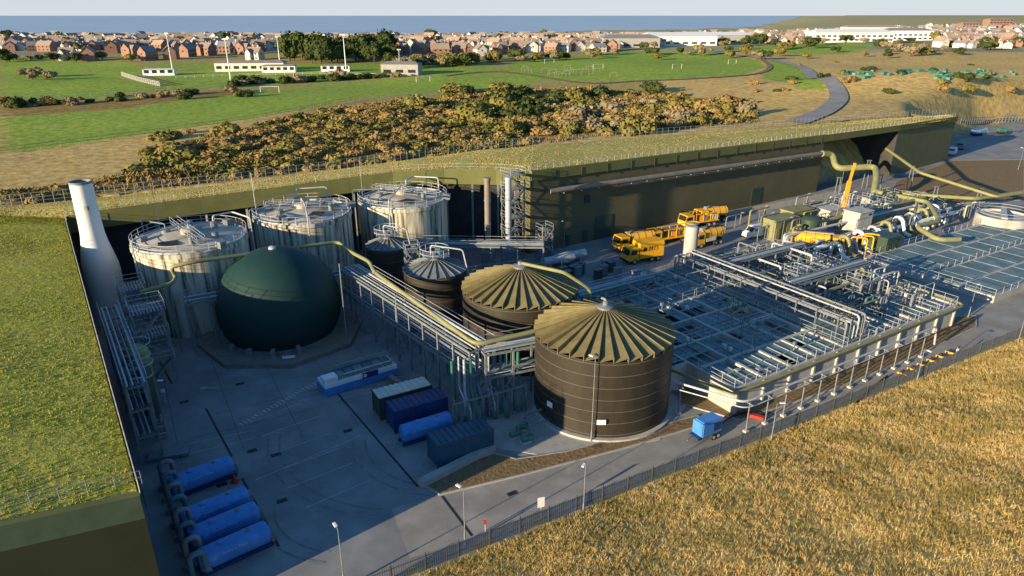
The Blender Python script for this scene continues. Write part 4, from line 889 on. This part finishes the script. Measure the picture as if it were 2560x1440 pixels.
def machine(label,px,py,m):
    q=P(px,py); c=thing('site_machine',label,'machine',tuple(q)); MB().box((q.x,q.y,.6),(3.2,1.8,.7)).build('track_base','rubber',c); MB().box((q.x-.4,q.y,1.5),(2.2,1.7,1.2)).build('body',m,c); MB().bar((q.x+.6,q.y,1.5),(q.x+3,q.y,2.8),.35).build('arm',m,c); MB().bar((q.x+3,q.y,2.8),(q.x+4,q.y,1.0),.28).build('fore_arm',m,c)
machine('bright blue boom machine on the far car park',2440,340,'ltblue'); machine('green boom machine on the far car park, rightmost',2505,336,'pgreen')
q=P(1765,1090); c=thing('trailer_generator','blue trailer mounted generator on the roadside','generator',(0,0,0),local=True)
MB().box((0,0,1.35),(2.6,1.5,1.5)).build('canopy','ltblue',c); MB().box((0,0,2.14),(2.3,1.2,.12)).build('lid','ltblue',c); MB().box((-.2,0,.5),(3.2,1.3,.2)).build('chassis','navy',c)
MB().bar((-1.6,.4,.5),(-2.7,0,.45),.1).build('tow_bar','dgalv',c); MB().box((.6,-.76,1.4),(1.0,.03,.9)).build('vent_louvre','navy',c); wheels(c,[.1,.75],1.9,.33)
c.location=(q.x,q.y,0); c.rotation_euler=(0,0,PHI)
pipe('thin black hose line from the trailer generator to the verge',[P(1800,1062,.5),P(1830,1040,.2),P(1870,1028,.3),P(1905,1040,.2),P(1925,1030,.2)],.1,'rubber',.5)
tag(MB().box(P(1888,1040,.25),(1.8,.5,.3),-.5).build('hose_ramp','red'),'red hose ramp on the road beside the generator','ramp')
c=thing('traffic_cone','red cone beside the long drain by the left tankers','cone',tuple(P(587,1205))); q=P(587,1205); MB().lathe(q.x,q.y,[(.28,.06),(.06,.9)],12).build('cone_body','red',c); MB().box((q.x,q.y,.03),(.7,.7,.05)).build('cone_base','red',c)
# ---------------- lamp posts & signs ----------------
def lamp(label,px,py,h,z=0,rz=0):
    q=P(px,py,z); c=thing('lamp_post',label,'lamp post',tuple(q)); MB().lathe(q.x,q.y,[(.09,z),(.085,z+1.2),(.05,z+1.3),(.035,z+h)],10).build('column','dgalv',c,True)
    MB().bar((q.x,q.y,z+h),(q.x+.4*math.cos(rz),q.y+.4*math.sin(rz),z+h+.05),.05).build('arm','dgalv',c); MB().box((q.x+.55*math.cos(rz),q.y+.55*math.sin(rz),z+h+.05),(.5,.2,.1),rz).build('lantern','signw',c)
for i,(px,py,h,l) in enumerate([(1163,1362,5.5,'left end of the palisade fence'),(1458,1288,5.5,'fence midway, second from the left'),(1925,1118,5.0,'fence beyond the generator'),(2290,960,4.5,'fence before the basins'),(2420,795,5,'right corner of the basins'),(2540,870,4.5,'right edge of the picture'),(1478,1105,9.5,'front dark tank'),(415,1080,6,'foot of the left wing'),(1712,640,5,'silo'),(1410,620,5,'facade doors'),(862,1470,5.5,'bottom edge of the yard'),(2545,425,6,'far car park, right'),(2100,480,6,'loading bay')]): lamp('grey lamp post beside the '+l,px,py,h,rz=R.uniform(0,6))
def sign(label,px,py,h,m,w=.6,hh=.7):
    q=P(px,py); c=thing('sign_post',label,'sign',tuple(q)); MB().bar((q.x,q.y,0),(q.x,q.y,h),.07).build('pole','galv',c); MB().box((q.x,q.y-.05,h-.3),(w,.04,hh),.3).build('plate',m,c)
sign('white rectangular sign by the palisade fence',1352,1300,2.2,'signw',.6,1.0); sign('small red and white sign on the road near the fence',1213,1328,1.3,'red',.25,.5); sign('round blue and white sign by the left wing',415,1010,2,'signw',.4,.4); sign('small sign at the far road bend',2385,905,2,'signw',.4,.3)
# ---------------- vegetation ----------------
def clump_mesh(name,mat,seed,n=560,rx=1,rz=.8,leaf=.11,lobes=6):
    rr=random.Random(seed); mb=MB(); lb=[]
    for i in range(lobes):
        a=rr.uniform(0,6.28); d=rr.uniform(0,.7)*rx; lb.append((d*math.cos(a),d*math.sin(a),rz*rr.uniform(.35,1.0),rr.uniform(.3,.55)*rx))
    for i in range(n):
        x,y,z,r=lb[i%lobes]; v=Vector((rr.gauss(0,1),rr.gauss(0,1),rr.gauss(0,1))).normalized()
        p=Vector((x,y,z))+v*r*rr.uniform(.8,1.2)
        if p.z<0.02: p.z=abs(p.z)*.5+.02
        u=(v+Vector((rr.gauss(0,1),rr.gauss(0,1),rr.gauss(0,1)))*.5).normalized(); w=u.orthogonal().normalized(); t=u.cross(w); s=leaf*rr.uniform(.5,1.3)
        mb.add([p+w*s,p+t*s,p-w*s,p-t*s*.8],[(0,1,2,3)])
    for x,y,z,r in lb: mb.lathe(x,y,[(r*.3,max(.0,z-r*.8)),(r*.8,z-r*.25),(r*.82,z+r*.15),(r*.58,z+r*.58),(r*.15,z+r*.8)],8)
    o=mb.build(name,mat); me=o.data; bpy.data.objects.remove(o); return me
BM=[(m,clump_mesh('bush',m,k*7+j,lobes=6+j*3)) for k,m in enumerate(['leafd','leafm','leafb','leafg']) for j in range(3)]
tr=MB().tube([(0,0,-.2),(.03,0,.5),(0,.02,1)],.06,6).build('trunk','trunk'); TRK=tr.data; bpy.data.objects.remove(tr)
cn={'leafd':'dark green','leafm':'olive green','leafb':'golden brown','leafg':'grey brown'}
def plant(px,py,size,kinds,tree=False,where='',grp='',tall=.85):
    q=T(px,py)
    if q is None or q.y>shore(q.x)-60: return
    m,me=R.choice([b for b in BM if b[0] in kinds]); nm='tree' if tree else 'bush'
    c=bpy.data.objects.new(nm,None); C.objects.link(c); c.location=q-Vector((0,0,.15)); c.rotation_euler=(0,0,R.uniform(0,6.28)); s=size*R.uniform(.7,1.3)
    tag(c,'%s %s %s'%(cn[m],'rounded tree' if tree else 'rounded bush',where),nm,cn[m]+' '+grp)
    o=bpy.data.objects.new('crown',me); C.objects.link(o); o.parent=c; o.scale=(s*R.uniform(.9,1.3),s*R.uniform(.8,1.2),s*tall*R.uniform(.7,1.1)); o.location=(0,0,s*.35 if tree else -s*.1)
    t=bpy.data.objects.new('trunk',TRK); C.objects.link(t); t.parent=c; t.scale=(s*1.2,s*1.2,s*(1.1 if tree else .6))
for i in range(58): plant(R.gauss(1330,100),R.uniform(228,300),R.uniform(3.4,5.6),['leafd','leafd','leafm'],where='in the shaded hollow',grp='bushes in the hollow')
for i in range(75):
    cx,cy=R.choice([(1330,330),(1520,300),(1620,285),(1780,290),(1480,320),(1700,300),(1400,300)]); plant(R.gauss(cx,45),min(338,R.gauss(cy,13)),R.uniform(2.8,5),['leafg','leafb','leafm','leafg'],where='on the scrubby bank behind the long roof',grp='bushes on the bank')
for i in range(75):
    cx,cy=R.choice([(430,380),(640,365),(760,350),(900,330),(1000,300),(1150,310),(560,345),(1050,350),(800,370)]); plant(R.gauss(cx,60),min(395,R.gauss(cy,18)),R.uniform(2.2,4.4),['leafm','leafb','leafb','leafm'],where='on the scrub slope left of the hollow',grp='bushes on the scrub slope',tall=.6)
for i in range(30): x=R.uniform(0,620); plant(x,262-x*.05+R.uniform(-6,10),R.uniform(1.8,3.4),['leafd','leafb','leafg'],where='in the hedge line crossing the left fields',grp='bushes in the left hedge')
for i in range(32): x=R.uniform(560,1000); plant(x,214-(x-560)*.055+R.uniform(-3,4),R.uniform(2.2,3.6),['leafd','leafg'],where='in the hedge before the sports pitch',grp='bushes in the pitch hedge')
for i in range(25): plant(R.uniform(1880,2560),R.uniform(150,240),R.uniform(1.5,3),['leafd','leafm','leafb'],where='on the rough ground right of the lane',grp='bushes right of the lane')
for i in range(62): plant(R.uniform(715,985),R.uniform(124,160),R.uniform(5,7),['leafd'],True,'in the dense wood before the houses','trees of the dense wood',1.2)
for i in range(52): x=R.uniform(960,1500); plant(x,170-(x-960)*.05+R.uniform(-8,6),R.uniform(2.8,5),['leafd','leafg','leafm'],True,'bordering the recreation ground','trees by the recreation ground')
for i in range(72): x=R.uniform(1500,2560); plant(x,R.uniform(98,150),R.uniform(3,5.4),['leafd','leafg','leafm'],True,'in the hedges before the right hand town','trees before the right town')
for i in range(84): x=R.uniform(0,2500); plant(x,R.uniform(90,128),R.uniform(3.6,6),['leafd','leafm'],True,'between the town houses','trees between the town houses')
for i in range(18): x=R.uniform(0,340); plant(x,R.uniform(148,156),R.uniform(2.4,4.4),['leafd','leafm'],True,'along the far edge of the left field','trees edging the left field')
for x in(68,82,95,118,130): plant(x,R.uniform(192,200),R.uniform(2.5,3.5),['leafg'],True,'standing alone in the far left field','trees in the far left field')
def stuff(name,label,n,gen,mats,hgt,wid,seed,nb=3,lean=.3):
    rr=random.Random(seed); v=[];f=[]; U=rr.uniform
    for i in range(n):
        p=gen(rr)
        if p is None: continue
        a=U(0,6.28); s=U(.5,1.3)
        for k in range(nb):
            b=a+k*1.05; w=wid*s*.5; dx,dy=math.cos(b)*w,math.sin(b)*w; lx,ly=U(-lean,lean)*hgt,U(-lean,lean)*hgt; ox,oy=U(-1.5*wid,1.5*wid),U(-1.5*wid,1.5*wid); o=len(v)
            v+=[(p[0]-dx+ox,p[1]-dy+oy,p[2]-.04),(p[0]+dx+ox,p[1]+dy+oy,p[2]-.04),(p[0]+lx+ox,p[1]+ly+oy,p[2]+hgt*s)]; f.append((o,o+1,o+2))
    mb=MB(); mb.v=v; mb.f=f
    o=mb.build(name,mats); tag(o,label,'grass',kind='stuff'); return o
def g1(rr):
    s=30*rr.random()**1.05+.6; u=rr.uniform(-12,95); x=-5.7+fd.x*u+.483*s; y=41.5+fd.y*u-.876*s
    if x>y*.95+8: return None
    return (x,y,8.8*(1-math.exp(-s/16))+.3*noise.noise(Vector((x*.12,y*.12,0)))*min(1,s/4))
stuff('dry_grass','long golden dry grass covering the bank beside the fence',100000,g1,'drygrass',.28,.05,1,5,1.0)
def groof(lo,hi):
    def g(rr):
        i=rr.uniform(lo,hi); k=int(i); t=i-k; w=rr.random()**1.3
        a=Vector(INN[k]).lerp(Vector(INN[k+1]),t); b=Vector(OUT[k]).lerp(Vector(OUT[k+1]),t); p=a.lerp(b,w); p.z+=.5*math.sin(math.pi*w); 
        return p
    return g
stuff('turf_grass','tufted yellow green grass on the left turf wing',45000,groof(0,5),'greengrass',.11,.08,2,3,1.2)
stuff('turf_grass','short straw coloured grass on the long turf roof',22000,groof(5,17.9),'strawgrass',.10,.10,3,3,1.2)
SC=SCRUB[0]; SBB=SB[0]
def g2(rr):
    x=rr.uniform(SBB[0],SBB[1]); y=rr.uniform(SBB[2],SBB[3])
    if not pip(x,y,SC): return None
    n=noise.noise(Vector((x*.06,y*.06,2)))
    return (x,y,H(x,y)+max(-.2,n*1.2)-.1)
stuff('scrub_cover','brown bracken and bramble ground cover on the slope behind the roof',50000,g2,'bracken',.5,.5,4,3,1.2)
def thicket(label,n,mat,seed,lo,rmin,rmax):
    rr=random.Random(seed); mb=MB(); v=mb.v; f=mb.f; c=0; tr_=0
    while c<n and tr_<n*30:
        tr_+=1; x=rr.uniform(SBB[0],SBB[1]); y=rr.uniform(SBB[2],SBB[3])
        if noise.noise(Vector((x*.04+seed,y*.04,7)))<lo or not pip(x,y,SC): continue
        if pip(x,y,ROOFP): continue
        c+=1; z=H(x,y); R0=rr.uniform(rmin,rmax)
        for k in range(70):
            a=rr.uniform(0,6.283); e=math.asin(rr.random()); d=Vector((math.cos(a)*math.cos(e),math.sin(a)*math.cos(e),math.sin(e)*.6)); p=Vector((x,y,z))+d*R0*rr.uniform(.75,1.1)
            u=(d+Vector((rr.gauss(0,.4),rr.gauss(0,.4),rr.gauss(0,.4)))).normalized(); w=u.orthogonal().normalized(); t=u.cross(w); s=R0*rr.uniform(.12,.24); o=len(v)
            v+=[tuple(p+w*s),tuple(p+t*s),tuple(p-w*s),tuple(p-t*s)]; f.append((o,o+1,o+2,o+3))
        mb.lathe(x,y,[(R0*.8,z-.2),(R0*.75,z+R0*.25),(R0*.4,z+R0*.45),(R0*.05,z+R0*.52)],7)
    o=mb.build('scrub_thicket',mat); tag(o,label,'scrub',kind='stuff')
thicket('merged golden brown scrub thicket covering the slope behind the roof',620,'leafb',11,-.25,1.0,2.4)
thicket('merged olive green scrub patches mixed through the slope behind the roof',360,'leafm',23,-.02,1.0,2.4)
thicket('merged dark scrub close behind the boundary fence',160,'leafd',37,.12,.9,2.0)
# ---------------- far fields ----------------
def smooth(l,k=8):
    ln=[]
    for i in range(len(l)-1):
        for j in range(k):
            t=j/k; a=l[max(i-1,0)];b=l[i];c_=l[i+1];d=l[min(i+2,len(l)-1)]
            ln.append(.5*((2*b)+(c_-a)*t+(2*a-5*b+4*c_-d)*t*t+(3*b-a-3*c_+d)*t**3))
    return ln
struct(MB().strip(smooth([T(a,b) for a,b in[(1990,308),(2060,280),(2095,250),(2090,222),(2060,195),(2010,172),(1950,155),(1880,143),(1780,130)]]),6,None,.35),'lane','lane','grey lane curving up to the town',cat='lane')
struct(MB().strip(smooth([T(a,b) for a,b in[(1905,150),(1925,168),(1890,185),(1760,196),(1600,203),(1450,207),(1250,180),(1100,192)]]),2.5,None,.3),'footpath','bark','brown footpath around the recreation ground',cat='footpath')
gl={675:'nearest, on the left field',1058:'on the field behind the wood',1692:'centre of the recreation ground',1830:'right end of the recreation ground',1495:'left middle of the recreation ground',1373:'far left of the recreation ground'}
for px,py in[(675,232),(1058,205),(1692,172),(1830,160),(1495,172),(1373,158)]:
    q=T(px,py); c=thing('football_goal','white football goal on the grass, %s'%gl[px],'goal',tuple(q)); w=3.4; a=.6 if px!=675 else .2; dx,dy=w*math.cos(a),w*math.sin(a)
    for s in(-1,1): MB().bar((q.x+s*dx,q.y+s*dy,q.z),(q.x+s*dx,q.y+s*dy,q.z+2.3),.12).build('post','white',c)
    MB().bar((q.x-dx,q.y-dy,q.z+2.3),(q.x+dx,q.y+dy,q.z+2.3),.12).build('crossbar','white',c)
for i,(px,py,tp) in enumerate([(432,178,95),(577,203,110),(866,184,98),(700,160,100),(1000,176,130)]):
    q=T(px,py); dist=q.y; h=(py-tp)/F*dist*1.02; c=thing('floodlight_mast','tall white floodlight mast at the sports pitch, %s from the left'%['first','second','fourth','third','fifth'][i],'floodlight',tuple(q))
    MB().lathe(q.x,q.y,[(.3,q.z),(.14,q.z+h)],8).build('mast','white',c); MB().box((q.x,q.y,q.z+h),(1.8,.4,.6)).build('lamp_array','white',c); MB().box((q.x,q.y,q.z+h-1.2),(1.4,.8,.1)).build('platform','galv',c)
def gable(mb_w,mb_r,L_,W_,h,rh):
    mb_w.box((0,0,h/2-1),(L_,W_,h+2)); mb_w.add([(-L_/2,-W_/2,h),(-L_/2,W_/2,h),(-L_/2,0,h+rh)],[(0,2,1)]); mb_w.add([(L_/2,-W_/2,h),(L_/2,W_/2,h),(L_/2,0,h+rh)],[(0,1,2)])
    e=.4; mb_r.add([(-L_/2-e,-W_/2-e,h-.3),(L_/2+e,-W_/2-e,h-.3),(L_/2+e,0,h+rh+.12),(-L_/2-e,0,h+rh+.12),(-L_/2-e,W_/2+e,h-.3),(L_/2+e,W_/2+e,h-.3)],[(0,1,2,3),(3,2,5,4)])
def house(wall,roof,L_=10,W_=8,h=5.4,rh=3.4,wing=False):
    c=thing('house','','house',local=True); a,b=MB(),MB(); gable(a,b,L_,W_,h,rh); wo=a.build('wall',wall,c); ro=b.build('roof',roof,c)
    MB().box((L_*.3,0,h+rh+.4),(.8,.6,1.3)).build('chimney',wall,ro)
    for x in(-L_*.3,0,L_*.3):
        for z in(1.5,4.1): MB().box((x,-W_/2-.03,z),(1.2,.06,1.1)).build('window','glass',c)
    MB().box((L_/2+.03,0,4.0),(.06,1.1,1.0)).build('window','glass',c); MB().box((-L_/2-.03,0,4.0),(.06,1.1,1.0)).build('window','glass',c)
    if wing:
        v=MB(); v.box((-L_*.22,-W_/2-1,h/2-.5),(3.6,2.4,h+1)); v.add([(-L_*.22-1.8,-W_/2-2.2,h),(-L_*.22+1.8,-W_/2-2.2,h),(-L_*.22,-W_/2-2.2,h+2.2)],[(0,1,2)]); v.build('front_bay',wall,c)
        MB().add([(-L_*.22-2.1,-W_/2-2.5,h-.25),(-L_*.22,-W_/2-2.5,h+2.35),(-L_*.22,-W_/2+3,h+2.35),(-L_*.22-2.1,-W_/2+3,h-.25),(-L_*.22+2.1,-W_/2-2.5,h-.25),(-L_*.22+2.1,-W_/2+3,h-.25)],[(0,3,2,1),(1,2,5,4)]).build('bay_roof',roof,c)
    return c
HV=[(house('brick','tile1',wing=True),'red brick house with brown roof and bay'),(house('brick','tile3',9,8),'red brick house with grey roof'),(house('render','tile2',11,8),'cream house with tan roof'),(house('brick','tile2',13,8.5,5.2,3.6),'wide brick house with tan roof'),(house('render','tile1',9,7.5,5,3.2,True),'cream house with brown roof and bay'),(house('render','tile3',12,9,4.5,2.6),'white house with low grey roof')]
used=[False]*6; hc=0
def put(px,py,vi,label,group,rz,sc=1):
    q=T(px,py)
    if q is None or q.y>shore(q.x)-70: return
    h,l=HV[vi]
    if not used[vi]: used[vi]=True; h.location=q; h.rotation_euler=(0,0,rz); h['label']=label; h['group']=group; o=h; o.scale=(sc,)*3
    else: o=dup(h,q,rz,label,group,sc)
front=[(35,118),(75,122),(120,125),(172,150),(225,152),(280,132),(330,140),(372,150),(425,148),(470,142),(520,138),(565,133),(610,135),(650,128),(1005,135),(1050,138),(1100,140),(1150,138),(1200,140),(1250,136),(1290,132),(1330,130),(1385,128),(1430,126),(640,150),(1480,125),(1530,128)]
for i,(x,y) in enumerate(front):
    vi=R.choice([0,1,3,0,4]); sd='left of the wood' if x<700 else 'right of the wood'
    put(x,y,vi,HV[vi][1]+' in the near row '+sd,'%s, near row %s'%(HV[vi][1],sd),R.uniform(-.5,.5)+(1.57 if R.random()<.3 else 0),.9)
rows=[(126,0,700,28),(118,0,700,24),(111,0,1000,22),(105,0,1300,20),(101,0,1600,20),(128,980,1500,30),(120,980,1600,26),(113,960,1700,24),(107,1500,2560,24),(100,1600,2560,22),(95,1250,2560,20),(90,1700,2560,20),(85,1850,2560,19),(80,2000,2560,18),(75,2150,2560,18),(70,2300,2560,16),(118,2300,2560,24),(97,0,2000,19),(123,0,700,26),(115,960,1650,22),(104,1300,2560,22)]
slots=[]
for (y,x0,x1,st) in rows:
    x=x0+R.uniform(0,10)
    while x<x1:
        if not(690<x<975 and y>110) and not(2030<x<2340 and y>88): slots.append((x,y+R.uniform(-2.5,2.5)))
        x+=st*R.uniform(.8,1.25)
R.shuffle(slots); slots.sort(key=lambda s:-s[1]*1.0+R.uniform(-8,8))
for x,y in slots[:268]:
    vi=R.choice([0,1,2,3,4,5,2,5,5] if x>1200 else [0,1,2,3,4,1,5,4]); side='left' if x<900 else ('central' if x<1700 else 'right')
    put(x,y,vi,'distant '+HV[vi][1]+', %s town'%side,'%s, %s town'%(HV[vi][1],side),R.uniform(-.6,.6)+(1.57 if R.random()<.4 else 0),R.uniform(.62,.88))
fv=[];ff=[];fm=[]
for x,y in slots[268:]:
    q=T(x,y)
    if q is None or q.y>shore(q.x)-70: continue
    a,b=MB(),MB(); gable(a,b,R.uniform(8,14),R.uniform(7,9),R.uniform(4,5.4),R.uniform(2.4,3.4)); sc=R.uniform(.65,.9); rz=R.uniform(-.6,.6)+(1.57 if R.random()<.4 else 0); ca_,sa_=math.cos(rz)*sc,math.sin(rz)*sc
    wm=R.choice([0,1,1]); rm=R.choice([2,3,4])
    for mb,mi in((a,wm),(b,rm)):
        o=len(fv); fv+=[(q.x+p[0]*ca_-p[1]*sa_,q.y+p[0]*sa_+p[1]*ca_,q.z+p[2]*sc) for p in mb.v]; ff+=[tuple(i+o for i in k) for k in mb.f]; fm+=[mi]*len(mb.f)
me=bpy.data.meshes.new('far_town_houses'); me.from_pydata(fv,[],ff); me.update()
for k in('brick','render','tile1','tile2','tile3'): me.materials.append(mt[k])
me.polygons.foreach_set('material_index',fm)
o=bpy.data.objects.new('far_town_houses',me); C.objects.link(o); tag(o,'mass of tiny far roofs filling the coastal town behind the nearer houses','houses',kind='stuff')
print('far',len(slots)-268)
def block(label,px,py,w,d,h,m,rm='tile3',name='building',rz=0,n=5,fl=1):
    q=T(px,py); c=thing(name,label,'building',(0,0,0),local=True); MB().box((0,0,h/2-1),(w,d,h+2)).build('wall',m,c)
    MB().add([(-w/2-.5,-d/2-.5,h),(w/2+.5,-d/2-.5,h),(w/2+.5,d/2+.5,h),(-w/2-.5,d/2+.5,h),(-w/2+d*.25,0,h+d*.12),(w/2-d*.25,0,h+d*.12)],[(0,1,5,4),(1,2,5),(2,3,4,5),(3,0,4),(3,2,1,0)]).build('roof',rm,c)
    for f in range(fl):
        for k in range(n): MB().box((-w/2+(k+.5)*w/n,-d/2-.05,1.8+f*3.2),(w/n*.6,.1,1.4)).build('window','glass',c)
    c.location=q; c.rotation_euler=(0,0,rz)
block('long low clubhouse with brown roof beside the pitch',630,176,34,9,4,'render','tile1','clubhouse',.1,8)
block('small white covered stand behind the clubhouse',700,180,16,5,3,'white','tile3','grandstand',.1,5)
block('grey gabled shed at the end of the pitch',1005,186,18,9,5,'kerb','tile3','shed',-.1,3)
block('small white stand at the left end of the pitch',400,188,14,4,2.6,'white','white','grandstand',.2,4)
block('small white stand at the right end of the pitch',840,178,14,4,2.8,'white','tile3','grandstand',.1,4)
block('large white flat roofed school building on the right',2120,104,70,22,8,'white','white','school_building',0,14,2)
block('white school hall right of the main school building',2260,100,45,20,9,'white','tile3','school_building',0,9,2)
block('red roofed school wing behind the white school',2170,88,60,18,9,'render','tile2','school_building',0,10,2)
block('tall red brick flats on the right skyline',2490,72,34,14,12,'brick','tile2','flats',.1,7,4)
block('lower red brick flats left of the tall ones on the skyline',2420,76,26,14,9,'brick','tile2','flats',0,6,3)
block('large white warehouse in the middle of the town',1690,112,60,24,7,'white','white','warehouse',.1,8)
block('pale grey warehouse right of the large white one',1800,108,50,22,7,'kerb','white','warehouse',.1,7)
block('pale industrial shed left of the white warehouse',1570,118,44,20,7,'kerb','tile3','warehouse',.1,6)
railing('pitch_fence','pale boundary boarding at the left corner of the pitch',[T(a,b) for a,b in[(305,190),(345,203),(400,216)]],1.8,3,'kerb',.2,'fence',rails=(1,.7,.4,.15))
railing('field_fence','thin post fence running across the left field',[T(a,b) for a,b in[(0,252),(150,246),(300,236),(420,224)]],1.5,5,'dgalv',.08,'fence')
railing('pitch_fence','white rail along the near side of the sports pitch',[T(a,b) for a,b in[(440,196),(600,190),(800,186),(950,190)]],1.1,4,'cream',.08,'fence')
railing('field_fence','post and wire fence along the lower edge of the left green field',[T(a,b) for a,b in[(0,385),(200,360),(400,335),(640,300),(900,250)]],1.3,4,'leafg',.08,'fence')
railing('boundary_fence','dark palisade fence on the crest beyond the far car park',[T(a,b) for a,b in[(2400,312),(2480,308),(2560,304),(2640,302)]],2.4,2,'dgalv',.16,'fence')
for k in range(16):
    px=R.uniform(1310,1540); py=R.uniform(176,198); q=T(px,py); c=thing('play_frame','timber play frame in the playground by the recreation ground','play frame',tuple(q),'play frames in the playground')
    h=R.uniform(1.5,3.5)
    for s in(-1.5,1.5): MB().bar((q.x+s*1.2,q.y,q.z),(q.x+s,q.y,q.z+h),.18).build('upright','brownduct',c)
    MB().bar((q.x-1.5,q.y,q.z+h),(q.x+1.5,q.y,q.z+h),.18).build('top_beam','brownduct',c)
for k in range(55):
    px=R.uniform(2110,2550); py=188+R.uniform(-12,12); q=T(px,py); o=MB().box((q.x,q.y,q.z+.5),(R.uniform(1.5,3),1.3,1.0),R.random()).build('allotment_cover','pgreen'); tag(o,'small teal green netted crop cover on the allotments','crop cover','crop covers on the allotments')
# ---------------- light, world, camera ----------------
EL=math.radians(11); sx,sy=-.77,-.638; az=math.atan2(sx,sy)
W=bpy.data.worlds.new("World"); bpy.context.scene.world=W; W.use_nodes=True; nt=W.node_tree; nn_=nt.nodes; ll=nt.links
sk=nn_.new('ShaderNodeTexSky'); sk.sky_type='NISHITA'; sk.sun_disc=False; sk.sun_elevation=EL; sk.sun_rotation=az; sk.dust_density=.4; sk.ozone_density=3
tn=nn_.new('ShaderNodeMixRGB'); tn.blend_type='MULTIPLY'; tn.inputs[0].default_value=1; ll.new(sk.outputs[0],tn.inputs[1]); tn.inputs[2].default_value=(.62,.86,1.05,1)
tc=nn_.new('ShaderNodeTexCoord'); sp=nn_.new('ShaderNodeSeparateXYZ'); ll.new(tc.outputs['Generated'],sp.inputs[0])
mr=nn_.new('ShaderNodeMapRange'); mr.interpolation_type='SMOOTHSTEP'; mr.inputs[1].default_value=0; mr.inputs[2].default_value=.09; mr.inputs[3].default_value=.9; mr.inputs[4].default_value=0; ll.new(sp.outputs[2],mr.inputs[0])
ad=nn_.new('ShaderNodeMixRGB'); ad.blend_type='ADD'; ad.inputs[0].default_value=1; ll.new(tn.outputs[0],ad.inputs[1]); ad.inputs[2].default_value=(.14,.48,.98,1)
mx=nn_.new('ShaderNodeMixRGB'); ll.new(mr.outputs[0],mx.inputs[0]); ll.new(ad.outputs[0],mx.inputs[1]); mx.inputs[2].default_value=(4.8,5.1,5.4,1)
bg=nn_['Background']; ll.new(mx.outputs[0],bg.inputs[0]); bg.inputs[1].default_value=.15
sun=bpy.data.lights.new('sun','SUN'); sun.energy=10; sun.angle=math.radians(.5); sun.color=(1,.79,.50); so=bpy.data.objects.new('sun',sun); C.objects.link(so)
sd=Vector((sx*math.cos(EL),sy*math.cos(EL),math.sin(EL))); so.rotation_euler=sd.to_track_quat('Z','Y').to_euler()
cam=bpy.data.cameras.new('camera'); co=bpy.data.objects.new('camera',cam); C.objects.link(co); co.location=(0,0,CH); co.rotation_euler=(math.pi/2-TH,0,0)
cam.sensor_width=36; cam.lens=36*F/2560; cam.clip_start=.5; cam.clip_end=100000; bpy.context.scene.camera=co
s=bpy.context.scene; s.view_settings.view_transform='Standard'; s.view_settings.look='None'; s.view_settings.exposure=0
bpy.context.view_layer.update()
